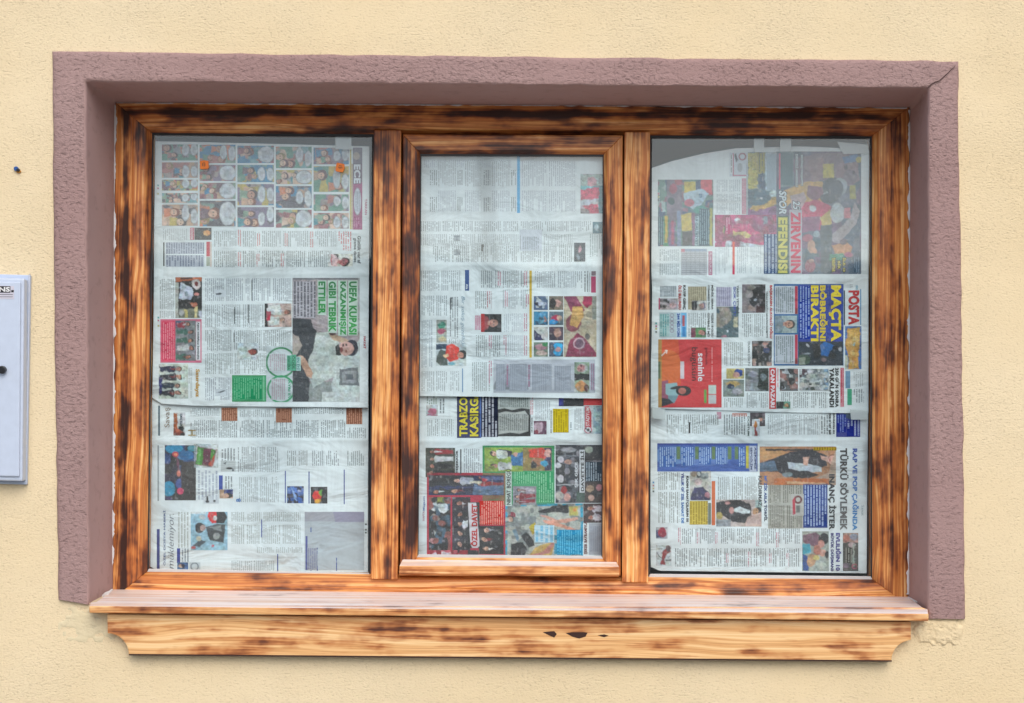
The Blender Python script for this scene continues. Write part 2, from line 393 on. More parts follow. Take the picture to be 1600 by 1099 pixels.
I = [(238, 208.5), (1362, 213.5), (1362.5, 905), (230.5, 893)]
framed(('top_rail', 'frame_stile', 'bottom_rail', 'frame_stile'), O, I,
       [(0, .217), (.12, .2165), (.2, .216), (.27, .2158), (.34, .2155), (.40, .2152), (.44, .215), (.50, .2195), (.56, .2215), (.82, .224), (1.0, .243)], .30, win,
       ((1.1, .525), (2.3, .495), (3.1, .485), (4.7, .505)), 2, {'left': [(.30, .10, 1.0), (1.0, .06, .5)], 'top': [(.32, .12, .8), (1.0, .08, .7)], 'right': [(.47, .05, .5)]})
ml = prism('mullion', [(584, 203), (626.5, 203.5), (621.5, 906), (579, 905)], .211, .30, M['wood_v'], win, .003); wprops(ml, 5.2, .52)
mr = prism('mullion', [(976, 206), (1016, 206), (1013, 911), (972, 910)], .211, .30, M['wood_v'], win, .003); wprops(mr, 6.9, .52)
# middle sash
sash = empty('opening_sash', tuple(U(800, 890, .22)), win); sash.matrix_parent_inverse = Matrix.Translation(win.location).inverted()
Os = [(629.5, 210), (973.5, 211.5), (970, 900), (624.5, 899)]
Is = [(657, 241), (943, 242), (941, 873), (652.5, 870.5)]
framed(('sash_rail', 'sash_stile', 'sash_rail', 'sash_stile'), Os, Is,
       [(0, .222), (.06, .2205), (.80, .2195), (1.0, .232)], .29, sash,
       ((8.4, .55), (9.2, .495), (10.5, .45), (11.8, .60)))
# drip rail below the middle glass
pf = [((626.5, 876), (966, 881), .2185), ((629, 874), (963, 878), .219), ((624, 884), (967.5, 885.5), .186), ((623.5, 896.5), (967.5, 898), .186), ((623.5, 899.5), (968, 901.5), .2185)]
pf = pf[1:]
v = [U(*a, Y) for a, b, Y in pf]+[U(*b, Y) for a, b, Y in pf]; n = len(pf)
me = bpy.data.meshes.new('drip_rail'); me.from_pydata([tuple(p) for p in v], [], [list(range(n))[::-1], list(range(n, 2*n))]+[[i, (i+1) % n, (i+1) % n+n, i+n] for i in range(n)]); fix(me, .002)
wprops(link('drip_rail', me, M['wood_h'], sash), 12.2, .44, .6, .8)
# glass panes with rubber gaskets and bottom beads
panes = {'left': [(238, 208), (583, 211), (578.5, 900), (230.5, 893)], 'mid': [(656.5, 241), (943.5, 242), (941.5, 873), (652, 870.5)], 'right': [(1017, 213), (1362, 213.5), (1362.5, 905), (1014, 901)]}
def inset(q, dx, dt, db): return [(q[0][0]+dx, q[0][1]+dt), (q[1][0]-dx, q[1][1]+dt), (q[2][0]-dx, q[2][1]-db), (q[3][0]+dx, q[3][1]-db)]
for nm, q in panes.items():
    Yg = .236 if nm == 'mid' else .2465; par = sash if nm == 'mid' else win
    o = prism('glass_pane', inset(q, -2, -2, -2), Yg, Yg+.004, M['glass'], par, 0)
    a = inset(q, -1, -1, 0); b = inset(q, 1.8, 2.8, 4)
    Yk = Yg-.004
    for s, (i, j) in enumerate(((0, 1), (1, 2), (3, 0))):
        g_ = prism('gasket', [a[i], a[j], b[j], b[i]], Yk, Yg-.0005, M['gasket'], par, 0)
    bd = prism('glazing_bead', [b[3], b[2], (q[2][0]+1, q[2][1]+1.5), (q[3][0]-1, q[3][1]+1.5)], Yk-.001, Yg-.0005, M['bead'], par, .001)
# sill board and apron
def sill():
    top = [(177, 921, .217), (1420.5, 932.5, .217), (1443, 950, .0), (1450, 952, -.001), (1451, 959.5, -.048), (139.5, 947, -.048), (140.5, 941.5, -.001), (150, 940.5, .0)]
    tp = [U(*p) for p in top]; th = U(800, 955, -.048).z-U(800, 966.5, -.048).z
    bt = [Vector((p.x, p.y, p.z-th)) for p in tp]; n = len(tp)
    me = bpy.data.meshes.new('window_sill')
    me.from_pydata([tuple(p) for p in tp+bt], [], [list(range(n)), list(range(2*n-1, n-1, -1))]+[[i, (i+1) % n, (i+1) % n+n, i+n] for i in range(n)])
    fix(me, .0035, 3); return link('window_sill', me, M['wood_h'], win)
wprops(sill(), 13.6, .46, .55, 1.0)
def arc(cx, cy, rx, ry, a0, a1, n=9):
    return [(cx+rx*math.cos(math.radians(a0+(a1-a0)*i/n)), cy+ry*math.sin(math.radians(a0+(a1-a0)*i/n))) for i in range(n+1)]
ap = [(167.5, 960), (1423.5, 972), (1423.5, 1000)]+arc(1424, 1033, 31, 32, 270, 180)[1:]+[(201, 1023)]+arc(168, 1023, 33, 33, 0, -90)[1:]
wprops(prism('apron_board', ap, -.026, 0.0, M['wood_h'], win, .0018), 15.1, .44, .65)
edge_m = plain('charred_edge', (.05, .022, .016), .8)
prism('charred_edge', [(201.5, 1022.0), (1393.5, 1032.0), (1393.5, 1034.3), (201.5, 1024.3)], -.0268, -.001, edge_m, win, .0004)
for P in ([(848, 988), (858, 987), (866, 986.5), (870, 991), (866, 996.5), (858, 993)], [(884, 989.5), (895, 988), (912, 988), (918, 989), (915, 995), (905, 998), (894, 995)], [(934, 993), (944, 991.5), (951, 993.5), (944, 996)]):
    prism('knot', P, -.0268, -.0255, edge_m, win, .0003)
# white sealant beads between frame and reveal, and along the sill joint
def bead_line(pts, Y, wd, seed, hgt=.003):
    v = []; f = []; N_ = 0
    L = []
    for (a, b) in zip(pts[:-1], pts[1:]):
        d = math.hypot(b[0]-a[0], b[1]-a[1]); k_ = max(2, int(d/3)); L += [lerp(a, b, i/k_)+(math.atan2(b[1]-a[1], b[0]-a[0]),) for i in range(k_)]
    for i, (x, y, an) in enumerate(L):
        w_ = wd*max(0.05, (vn(i*.22, seed)*1.4-.1))*(.6+.8*vn(i*.9, seed+5))
        nx, ny = -math.sin(an)*w_, math.cos(an)*w_
        oj = (vn(i*.4, seed+11)-.5)*.8
        v += [U(x-nx+oj, y-ny, Y), U(x+oj, y, Y-hgt), U(x+nx+oj, y+ny, Y)]
        if i: a = 3*i; f += [[a-3, a-2, a+1, a], [a-2, a-1, a+2, a+1]]
    return pydata('sealant', v, f, M['seal'], win, True)
bead_line([(179.5, 164), (177.5, 540), (174.5, 921)], .2125, 3.0, 2.2)
bead_line([(1421.5, 172), (1421, 540), (1419.5, 932)], .2125, 2.8, 5.2)
bead_line([(182, 161), (800, 165), (1420, 169)], .2145, 1.2, 9.2)
bead_line([(176, 921), (164, 930), (152, 939)], .12, 2.6, 12.2, .004)
bead_line([(1419, 933), (1432, 941), (1443, 949)], .12, 3.4, 14.2, .005)

# ------------------------------------------------------------------ newspapers
YA, YC = .264, .2735
class Sheet:
    pass
def wr(S, px, py):
    """paper relief (metres, towards the street) of sheet S at photo points"""
    s = S.seed
    h = (vn(px/85+s, py/36+s*2)-.5)*.0080+(vn(px/38+s*3, py/70)-.5)*.0044+(vn(px/150, py/22+s)-.5)*.0030
    h += (vn(px/24+s, py/17+s*5)-.5)*.0016
    h += .0038*np.exp(-np.abs(py-S.fold-(vn(px/80, s)-.5)*2)/5.5)
    h += .0020*np.exp(-np.abs(px-S.mid-(vn(py/60, s+4)-.5)*5)/6)
    return h
def put(S, px, py, lvl):
    return UN(px, py, S.Y-wr(S, px, py)-lvl*.00022)
def gridmesh(name, gx, gy, S, lvl, mat, cols, extra=None, parent=None):
    ny, nx = gx.shape; pts = put(S, gx, gy, lvl).reshape(-1, 3)
    me = bpy.data.meshes.new(name); nv = nx*ny; nf = (nx-1)*(ny-1)
    me.vertices.add(nv); me.vertices.foreach_set('co', pts.ravel())
    j, i = np.meshgrid(np.arange(ny-1), np.arange(nx-1), indexing='ij'); a = (j*nx+i).ravel()
    q = np.stack([a, a+1, a+nx+1, a+nx], 1).astype(np.int32)
    me.loops.add(nf*4); me.loops.foreach_set('vertex_index', q.ravel())
    me.polygons.add(nf); me.polygons.foreach_set('loop_start', np.arange(0, nf*4, 4, dtype=np.int32))
    me.polygons.foreach_set('use_smooth', np.ones(nf, bool))
    me.update(calc_edges=True)
    for nm, c in cols.items():
        at = me.color_attributes.new(nm, 'FLOAT_COLOR', 'POINT')
        c = np.broadcast_to(np.asarray(c, float).reshape((-1, 3)) if np.ndim(c) > 1 else np.asarray(c, float), (nv, 3))
        at.data.foreach_set('color', np.concatenate([c, np.ones((nv, 1))], 1).astype(np.float32).ravel())
    if extra is not None:
        at = me.attributes.new('tuv', 'FLOAT_VECTOR', 'POINT'); at.data.foreach_set('vector', extra.astype(np.float32).ravel())
    return link(name, me, mat, parent)
PAPER = np.array((.775, .845, .85))
def stainf(S, gx, gy):                 # darker damp stains and show-through that belong to the sheet
    c = np.ones(gx.shape+(1,))
    for (x0, y0, x1, y1, sx, sy, k_) in S.stains:
        e = lambda t: 1/(1+np.exp(-np.clip(t, -50, 50)))
        wx = (vn(gx/9, gy/14+3)-.5)*sx*2.2
        m_ = e((gx+wx-x0)/sx)*e((x1-gx-wx)/sx)*e((gy-y0)/sy)*e((y1-gy)/sy)
        c = c*(1-(1-k_)*m_[..., None])
    return c
def sheet(label, top, bottom, x_l, x_r, Y, fold, mid, seed, stains=()):
    S = Sheet(); S.Y, S.fold, S.mid, S.seed = Y, fold, mid, seed
    S.root = empty('newspaper', tuple(U((x_l[0]+x_r[0])/2, bottom[0][1], Y)))
    tag(S.root, label, 'newspaper', 'newspaper sheets taped inside the window')
    s = np.linspace(0, 1, 170); t = np.linspace(0, 1, 150)
    sg, tg = np.meshgrid(s, t)
    ty = np.interp(sg, [(p[0]-top[0][0])/(top[-1][0]-top[0][0]) for p in top], [p[1] for p in top])
    by = np.interp(sg, [(p[0]-bottom[0][0])/(bottom[-1][0]-bottom[0][0]) for p in bottom], [p[1] for p in bottom])
    xl = np.interp(tg, np.linspace(0, 1, len(x_l)), x_l); xr = np.interp(tg, np.linspace(0, 1, len(x_r)), x_r)
    gx = xl+(xr-xl)*sg; gy = ty+(by-ty)*tg
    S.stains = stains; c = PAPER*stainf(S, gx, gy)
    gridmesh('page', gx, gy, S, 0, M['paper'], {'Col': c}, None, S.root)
    S.lv = 1
    return S
seedc = [0]
def rgrid(x0, y0, x1, y1, st):
    nx = max(2, int(round((x1-x0)/st))+1); ny = max(2, int(round((y1-y0)/st))+1)
    return np.meshgrid(np.linspace(x0, x1, nx), np.linspace(y0, y1, ny))
def tb(S, x0, y0, x1, y1, ink='#6c7276', bg_=None, per=3.0, lvl=1, flip=False, name='text_column'):
    gx, gy = rgrid(x0, y0, x1, y1, 2.5); seedc[0] += 1
    vv = (y1-gy) if flip else (gy-y0)
    ex = np.stack([(gx-x0)/per+seedc[0]*17, vv+seedc[0]*3.3, vv/(y1-y0)], -1).reshape(-1, 3)
    o = gridmesh(name, gx, gy, S, lvl, M['cols'], {'Col': A(ink)*stainf(S, gx, gy), 'bgc': (PAPER if bg_ is None else A(bg_))*stainf(S, gx, gy)}, ex, S.root)
    o['seed'] = float(seedc[0] % 37); return o
def R(S, x0, y0, x1, y1, c, lvl=1, name='colour_panel'):
    gx, gy = rgrid(x0, y0, x1, y1, 2.5)
    return gridmesh(name, gx, gy, S, lvl, M['print'], {'Col': A(c)}, None, S.root)
txt_cache = {}
def T(S, s, x0, y0, x1, y1, rot='cw', c='#222428', bold=.022, shear=0, lvl=5, name='headline', out=None, ow=.085, grad=None):
    if out is not None: T(S, s, x0-.9, y0-.9, x1+.9, y1+.9, rot, out, ow, shear, lvl-.8, 'headline_outline')
    key = (s, bold, shear)
    if key not in txt_cache:
        cu = bpy.data.curves.new('t', 'FONT'); cu.body = s; cu.resolution_u = 3; cu.offset = min(bold*1.3, .05) if bold < .07 else bold; cu.space_character = 1.0+max(0, bold)*1.6; cu.shear = shear; cu.fill_mode = 'FRONT'
        cu.dimensions = '2D'
        o = bpy.data.objects.new('t', cu); col.objects.link(o)
        dg = bpy.context.evaluated_depsgraph_get(); me = bpy.data.meshes.new_from_object(o.evaluated_get(dg))
        co = np.zeros(len(me.vertices)*3); me.vertices.foreach_get('co', co); co = co.reshape(-1, 3)
        fs = [list(p.vertices) for p in me.polygons]
        bpy.data.objects.remove(o); bpy.data.curves.remove(cu); bpy.data.meshes.remove(me)
        txt_cache[key] = (co, fs)
    co, fs = txt_cache[key]
    if len(co) == 0: return
    a = (co[:, 0]-co[:, 0].min())/max(1e-6, np.ptp(co[:, 0])); b = (co[:, 1]-co[:, 1].min())/max(1e-6, np.ptp(co[:, 1]))
    if rot == 'cw': px = x0+b*(x1-x0); py = y0+a*(y1-y0)
    elif rot == 'ccw': px = x1-b*(x1-x0); py = y1-a*(y1-y0)
    else: px = x0+a*(x1-x0); py = y1-b*(y1-y0)
    pts = put(S, px, py, lvl) if isinstance(S, Sheet) else UN(px, py, S)
    me = bpy.data.meshes.new(name); me.from_pydata([tuple(p) for p in pts], [], fs)
    at = me.color_attributes.new('Col', 'FLOAT_COLOR', 'POINT')
    cc = np.tile(A(c), (len(co), 1))
    if grad is not None: cc = cc*(1-a[:, None])+A(grad)*a[:, None]
    at.data.foreach_set('color', np.concatenate([cc, np.ones((len(co), 1))], 1).astype(np.float32).ravel())
    return link(name, me, M['print'], S.root if isinstance(S, Sheet) else None)
# photo painter: ('e',cx,cy,rx,ry,col[,angle]) ('p',[(x,y)..],col) ('r',x0,y0,x1,y1,col) ('n',palette,scale)
def paint(gx, gy, bgc, shapes, soft=.8, warp=0.0):
    if warp:
        soft = soft*1.5
        ox, oy = gx, gy
        gx = ox+warp*((vn(ox/5.5, oy/5.5)-.5)*3.4+(vn(ox/2.1+9, oy/2.1)-.5)*1.3); gy = oy+warp*((vn(ox/5.5+40, oy/5.5+7)-.5)*3.4+(vn(ox/2.1+60, oy/2.1)-.5)*1.3)
    c = np.ones(gx.shape+(3,))*A(bgc)
    for s in shapes:
        k_ = s[0]
        if k_ == 'e':
            an = math.radians(s[6]) if len(s) > 6 else 0
            dx, dy = gx-s[1], gy-s[2]; X = dx*math.cos(an)+dy*math.sin(an); Y_ = -dx*math.sin(an)+dy*math.cos(an)
            r = np.sqrt((X/s[3])**2+(Y_/s[4])**2); al = np.clip((1-r)*min(s[3], s[4])/soft+.5, 0, 1); cc = A(s[5])
        elif k_ == 'ring':
            r = np.hypot(gx-s[1], gy-s[2]); al = np.clip((s[4]/2-np.abs(r-s[3]))/soft+.5, 0, 1); cc = A(s[5])
        elif k_ == 'r':
            al = np.clip(np.minimum(np.minimum(gx-s[1], s[3]-gx), np.minimum(gy-s[2], s[4]-gy))/soft+.5, 0, 1); cc = A(s[5])
        elif k_ == 'p':
            P = s[1]; ins = np.zeros(gx.shape, bool); dmin = np.full(gx.shape, 1e9)
            for (xa, ya), (xb, yb) in zip(P, P[1:]+P[:1]):
                cond = ((ya > gy) != (yb > gy)) & (gx < (xb-xa)*(gy-ya)/((yb-ya) or 1e-9)+xa); ins ^= cond
                L2 = (xb-xa)**2+(yb-ya)**2 or 1e-9; tt = np.clip(((gx-xa)*(xb-xa)+(gy-ya)*(yb-ya))/L2, 0, 1)
                dmin = np.minimum(dmin, np.hypot(gx-xa-tt*(xb-xa), gy-ya-tt*(yb-ya)))
            al = np.clip(np.where(ins, dmin, -dmin)/soft+.5, 0, 1); cc = A(s[2])
        elif k_ == 'n':
            pal, scl = s[1], s[2]; off = s[3] if len(s) > 3 else 0
            for q, pc in enumerate(pal):
                m_ = np.clip((vn(gx/scl+off+q*17.3, gy/scl+q*5.1+off)-.56)*9, 0, 1)[..., None]; c = c*(1-m_)+A(pc)*m_
            continue
        elif k_ == 'g':                # printed colour gradient along x between two tones
            t = np.clip((gx-s[1])/(s[2]-s[1]), 0, 1)[..., None]; c = c*(1-t)+A(s[3])*t; continue
        c = c*(1-al[..., None])+cc*al[..., None]
    return c
def P(S, x0, y0, x1, y1, bgc, shapes=(), lvl=2, name='printed_photo', grain=.22, st=1.0, label=None, am=.62):
    if label and am > .5: am = .4
    ph = name in ('printed_photo', 'comic_panel', 'sports_collage')
    gx, gy = rgrid(x0, y0, x1, y1, st*.9 if ph else st); c = paint(gx, gy, bgc, shapes, .8, 0 if not ph else (.75 if name == 'printed_photo' and am > .5 else .4))
    g_ = 1+(vn(gx/2.3+x0, gy/2.3+y0)-.5)*grain*1.6+(vn(gx/6+x0, gy/6)-.5)*grain
    if ph:
        q = x0*.37+y0*.11; a_ = am if name == 'printed_photo' else .35
        g_ = g_*(1+a_*((vn(gx/1.7+q, gy/1.7)-.5)*.45+(vn(gx/4+q, gy/4+q)-.5)*.5+(vn(gx/10+q*2, gy/10)-.5)*.62))
        lite = np.clip((vn(gx/3.1+q*3, gy/4.3+q)-.74)*4, 0, 1)*a_; dark = np.clip((vn(gx/4.1+q*5, gy/2.9+q)-.70)*4, 0, 1)*a_
        c = c*(1-.55*lite[..., None])+.55*lite[..., None]*np.array((.52, .50, .50)); c = c*(1-.6*dark[..., None])
        tint = np.stack([1+(vn(gx/6+q, gy/7+3)-.5)*.34*a_, np.ones_like(gx), 1+(vn(gx/7+q, gy/6+31)-.5)*.34*a_], -1); c = c*tint
    o = gridmesh(name, gx, gy, S, lvl, M['print'], {'Col': np.clip(c*g_[..., None], .012, .85)}, None, S.root)
    if label: o['label'] = label
    return o
SKIN = ['#b98a76', '#c49a86', '#a87866', '#caa592']
def crowd(x0, y0, x1, y1, n, head=1, seed=0, cloth=('#2b2c33', '#34363f', '#6b6f78', '#b9bcc0', '#7c3f45'), sz=1.0):
    """people lying on their side because the page is turned: heads towards +x (head=1) or -x (head=-1)"""
    r = random.Random(seed); out = []; H = (y1-y0)/n
    for i in range(n):
        cy = y0+H*(i+.5)+r.uniform(-.1, .1)*H; L = (x1-x0)*r.uniform(.72, .95); hr = min(H*.32, (x1-x0)*.16)*sz
        bx = x0 if head > 0 else x1; hx = bx+head*(L-hr)
        cl = r.choice(cloth)
        out.append(('p', [(bx, cy-H*.28), (bx+head*L*.45, cy-H*.34), (hx-head*hr*1.5, cy-H*.46), (hx-head*hr*.9, cy-H*.2), (hx-head*hr*.9, cy+H*.2), (hx-head*hr*1.5, cy+H*.46), (bx+head*L*.45, cy+H*.34), (bx, cy+H*.28)], cl))
        if r.random() < .5: out.append(('p', [(hx-head*hr, cy-hr*.45), (hx-head*L*.45, cy), (hx-head*hr, cy+hr*.45)], r.choice(['#c4c8ca', '#a9adb4', '#7a2f38'])))
        out.append(('e', hx+head*hr*.25, cy, hr*1.05, hr*.95, '#2a2323'))
        out.append(('e', hx-head*hr*.05, cy, hr*.85, hr*.7, r.choice(SKIN)))
        out.append(('e', hx-head*hr*.1, cy-hr*.28, hr*.16, hr*.14, '#4a3430')); out.append(('e', hx-head*hr*.1, cy+hr*.28, hr*.16, hr*.14, '#4a3430'))
        out.append(('e', hx-head*hr*.5, cy, hr*.12, hr*.3, '#8a4a44'))
    return out
def portrait(cx, cy, s, head=1, skin='#c09a86', hair='#2c2626', cloth='#4a4f58'):
    h = head
    return [('p', [(cx-h*s*2.2, cy-s*1.5), (cx-h*s*1.2, cy-s*1.2), (cx-h*s*.8, cy-s*.4), (cx-h*s*.8, cy+s*.4), (cx-h*s*1.2, cy+s*1.2), (cx-h*s*2.2, cy+s*1.5)], cloth),
            ('r', min(cx-h*s*1.1, cx), cy-s*.35, max(cx-h*s*1.1, cx), cy+s*.35, skin),
            ('e', cx+h*s*.3, cy, s*1.0, s*.92, hair), ('e', cx, cy, s*.92, s*.72, skin),
            ('e', cx+h*s*.12, cy-s*.3, s*.12, s*.16, '#3b2c2a'), ('e', cx+h*s*.12, cy+s*.3, s*.12, s*.16, '#3b2c2a'),
            ('e', cx-h*s*.15, cy, s*.22, s*.08, '#9d7261'), ('e', cx-h*s*.5, cy, s*.1, s*.26, '#8e4b46')]
def cols(S, x0, x1, rows, cut, **kw):
    """text columns: for each (y0,y1) row split in x at the cuts"""
    flip = kw.get('flip', False)
    for (ya, yb) in rows:
        xs = [x0]+list(cut)+[x1]
        for a, b in zip(xs[:-1], xs[1:]):
            if b-a > 5: tb(S, a+1, ya, b-1.5, yb, **kw)

# ---------- left pane, upper sheet
LA = sheet('newspaper spread with comic strips and big green headline, upper sheet of left pane', [(242, 221), (300, 222), (420, 225), (577, 229)], [(237, 622), (252, 631), (300, 634), (420, 635.5), (575, 637)],
           [243, 241, 240, 238], [577, 577, 576, 575], YA, 428, 402, 1.3, [(380, 395, 470, 425, 14, 8, .74), (470, 408, 560, 424, 12, 4, .80), (345, 395, 365, 600, 5, 30, .90), (430, 500, 445, 560, 6, 12, .90), (480, 430, 510, 445, 10, 3, .88), (235, 470, 250, 505, 5, 12, .85)])
COM = ['#3f8590', '#a5706c', '#6d5560', '#7f9a86', '#54525c', '#b99a82', '#8f5a62', '#3a7fa5', '#b5a45a', '#c97c5a', '#7b6f86', '#c9ae9c', '#5d8d7c']
def comic(x0, y0, x1, y1, sd_, ball, bgc=None):
    r = random.Random(sd_); W_, H_ = x1-x0, y1-y0; sh = [('n', [r.choice(COM) for _ in range(4)], min(W_, H_)*.34, sd_*3.1)]
    fg = W_*(1-.45*min(1, ball))
    for i in range(3):
        cx, cy = x0+r.uniform(.1, .9)*fg, y0+r.uniform(.2, .85)*H_; s = H_*r.uniform(.16, .25)
        sh += [('p', [(cx-s*2.2, cy-s), (cx-s*.5, cy-s*.7), (cx-s*.5, cy+s*.7), (cx-s*2.2, cy+s*1.2)], r.choice(COM)),
               ('e', cx+s*.3, cy, s*1.1, s, r.choice(['#453c40', '#7c4a3c', '#5b4048', '#8b7a52'])), ('e', cx, cy, s*.75, s*.7, r.choice(['#c9a58f', '#d0b49f', '#b98f7c'])), ('e', cx+s*.1, cy-s*.25, s*.12, s*.12, '#30282c'), ('e', cx+s*.1, cy+s*.3, s*.12, s*.12, '#30282c')]
    nb = 2 if ball < 1 else 1
    for i in range(nb):
        if ball >= 1: cx, cy, rx, ry = x1-W_*.22, y0+H_*.5, W_*.22, H_*.46
        else: cx, cy, rx, ry = x1-W_*(.10+.24*i), y0+H_*r.uniform(.32, .62), W_*.095, H_*r.uniform(.28, .4)
        sh += [('e', cx, cy, rx+.8, ry+.8, '#7a828a'), ('e', cx, cy, rx, ry, '#bfc6ca')]
        for q in range(int(rx*.9/1.5)):
            xx = cx-rx*.45+q*1.7
            if xx < cx+rx*.5: sh.append(('r', xx, cy-ry*.5, xx+.8, cy+ry*.5, '#9aa1a8'))
    P(LA, x0, y0, x1, y1, bgc or r.choice(['#7f9a8e', '#8a8f94', '#6f9aa0', '#9c8f8c']), sh, 2, 'comic_panel', .12, .9)
sd0 = 1
for (x0, x1, rows) in ((253, 309, [(226, 251, .6), (254, 278, .7), (281, 298, .2), (302, 317, .3), (320, 353, .7)]),
                       (312, 368, [(226.5, 255, .6), (258, 283, 1), (286, 311, 1), (314, 354, 1)]),
                       (371, 428, [(228, 255, 1), (258, 285, .9), (288, 321, .9), (324, 355, .9)]),
                       (431, 487, [(229.5, 263, .8), (266, 288, 1), (291, 325, .9), (328, 356, 1)]),
                       (490, 545, [(231, 257, .5), (260, 300, .1), (304, 330, .5), (333, 357.5, .5)])):
    for (ya, yb, ba) in rows: comic(x0, ya, x1, yb, sd0, ba); sd0 += 1
R(LA, 546.5, 231, 549, 358.5, '#b9ad6a'); R(LA, 549.4, 256, 551, 358.5, '#a58a5a')
P(LA, 551.5, 231, 566, 359, '#9b4f78', [('r', 551, 231, 567, 257, '#6d6878'), ('e', 557, 244, 5, 6, '#a69a8f'), ('r', 551, 257, 567, 285, '#6a5a70'), ('e', 558.5, 315, 6.6, 22, '#5e3a52'), ('e', 558.5, 315, 5.6, 21, '#bcc2cc')], 2, 'comic_title_banner', .1)
tb(LA, 555, 299, 562, 331, '#7a828c', '#bcc2cc', 2.6, 4); T(LA, 'ECE', 552.8, 257, 563.5, 287, 'cw', '#cfd5dc', .05, lvl=6, out='#4c4456')
tb(LA, 553, 340, 562, 356, '#c9a0b8', '#9b4f78', 3, 4)
T(LA, 'TARKAN', 570, 311, 573.5, 336, 'cw', '#b0567c', .01)
tb(LA, 254, 357.5, 294, 376, '#9aa0a2'); R(LA, 297, 356, 303.5, 375, '#b4586a'); T(LA, 'GÜNDEM', 298, 357, 302.5, 374, 'cw', '#d8c4c8')
P(LA, 304, 356, 330.5, 375, '#26383c', [('e', 323, 364, 6, 3.4, '#c98a52'), ('e', 320, 366, 3, 2, '#e0a868'), ('e', 311, 366, 4, 5, '#39464c')])
R(LA, 255, 379, 257, 416, '#1f3338'); R(LA, 322.5, 378, 328, 401, '#b5384a'); R(LA, 329, 378, 330.2, 417, '#b88a6a')
tb(LA, 259, 379, 319, 397, '#666d80', '#b6bec8', 3.8); tb(LA, 259, 399, 319, 417, '#666d80', '#b6bec8', 4.2); R(LA, 322.5, 402, 328, 416, '#98a090')
cols(LA, 333, 545, [(361, 386)], (371, 378, 402, 408, 441, 448, 485, 491, 528), ink='#7c8486')
cols(LA, 333, 520, [(392, 418)], (371, 378, 400, 408, 439, 446, 480), ink='#5f6868')
for x, ya, yb in ((372, 359, 385), (402, 365, 385), (445, 364, 385), (485, 362, 387), (372, 394, 417), (401, 397, 417), (439, 396, 417)):
    tb(LA, x-1, ya, x+5, yb, '#b02a34', None, 3.0, 3, name='subheading')
tb(LA, 528, 362, 549, 392, '#b8303a', None, 3.6, 3, name='subheading')
P(LA, 513, 397, 551, 416.5, '#c4c6bc', [('r', 513, 396, 520, 417, '#b9bdbb'), ('r', 517, 398, 519, 416, '#b04a56'), ('r', 520, 400, 524, 417, '#b08c3c'), ('e', 526, 400, 4, 3.5, '#17181c')]+portrait(536, 410, 8, 1, '#a86a6c', '#2a1d26', '#bfa9ac'))
T(LA, 'Günlük ver af', 558.5, 369, 564, 412, 'cw', '#4c565c', .02); T(LA, 'gizme davet', 551.5, 372, 557.5, 410, 'cw', '#4c565c', .02)
# second page
tb(LA, 249, 436, 272, 484, '#7d8688'); tb(LA, 249, 486, 272, 497, '#7d8688')
P(LA, 274, 433.5, 315.5, 497, '#22283a', [('r', 274, 433, 316, 440, '#b06a4c'), ('r', 283, 434, 300, 437, '#4a3030'), ('r', 272, 441, 279, 498, '#a8ada4'), ('e', 307, 444.5, 7.5, 8, '#c6c2c4'), ('e', 307, 444, 3, 3.6, '#7a3a30'),
    ('p', [(281, 446), (286, 444), (301, 453), (303, 462), (298, 468), (280, 468), (281, 455)], '#b4bfce'), ('e', 291, 459, 3, 4, '#7f9098'), ('p', [(282, 445), (283, 442), (300, 450), (298, 453)], '#c9d2dc'), ('e', 308, 460, 3.6, 3.2, '#d08a80'), ('e', 303, 476, 5, 4, '#b5725c'),
    ('r', 280, 483, 316, 498, '#6f7468'), ('r', 288, 484, 293, 498, '#a89f66'), ('r', 304, 480, 308, 497, '#c8b98a'), ('e', 283, 490, 3, 5, '#9a9c9c'), ('r', 311, 486, 316, 498, '#b8bcc4')])
P(LA, 250.5, 499, 315, 567, '#c96f88', [('r', 252, 501, 274, 565.5, '#cf5068'), ('r', 306.5, 503, 313, 563, '#d2dadc')], 2, 'colour_panel', .06)
P(LA, 274, 501, 306, 564, '#7a7d80', [('r', 274, 501, 282, 510, '#4f5a78')]+crowd(276, 502, 305, 563, 5, 1, 4, ('#b9bfbc', '#2f4a44', '#47675c', '#8e3f48')), 3)
tb(LA, 254, 504, 272, 562, '#e0a8b0', '#cf5068', 3.2, 4); T(LA, 'Aşkın müdafaası bambaşka', 307.5, 504, 311.5, 562, 'cw', '#2c3842')
P(LA, 248, 569, 294, 623, '#b9c4bc', crowd(249, 570, 291, 622, 4, 1, 9, ('#243040', '#2c3c50', '#1f2a5a', '#39424c'))+[('r', 248, 590, 254, 616, '#2c3a6a')])
tb(LA, 294, 575, 301, 622, '#8a928e'); T(LA, 'Sınırdayız', 304, 577, 312, 621, 'cw', '#b98f3c', .03)
cols(LA, 319, 456, [(435, 471)], (352, 382, 392, 425), ink='#7f8792'); cols(LA, 319, 413, [(476, 512)], (345, 378), ink='#868e92')
cols(LA, 319, 456, [(516, 549)], (364, 410), ink='#737c7e'); cols(LA, 319, 420, [(552, 585)], (365, ), ink='#7d8684'); cols(LA, 319, 362, [(590, 626)], (340,), ink='#7c8492')
for pts in ([(337, 459), (344, 457.5), (347, 459), (344, 461), (338, 461)], [(338, 614), (350, 610), (352, 611), (345, 614)]):
    x0, y0 = pts[0]; P(LA, x0-2, y0-6, x0+16, y0+5, '#bcc5ca', [('p', pts, '#3c4248')], 3, 'ink_sketch', .05)
for i, (x, y, yb) in enumerate(((393, 437, 470), (388, 476, 505), (366, 480, 506), (365, 520, 535))): R(LA, x, y, x+1.2, yb, '#3c4448', 4, 'column_rule')
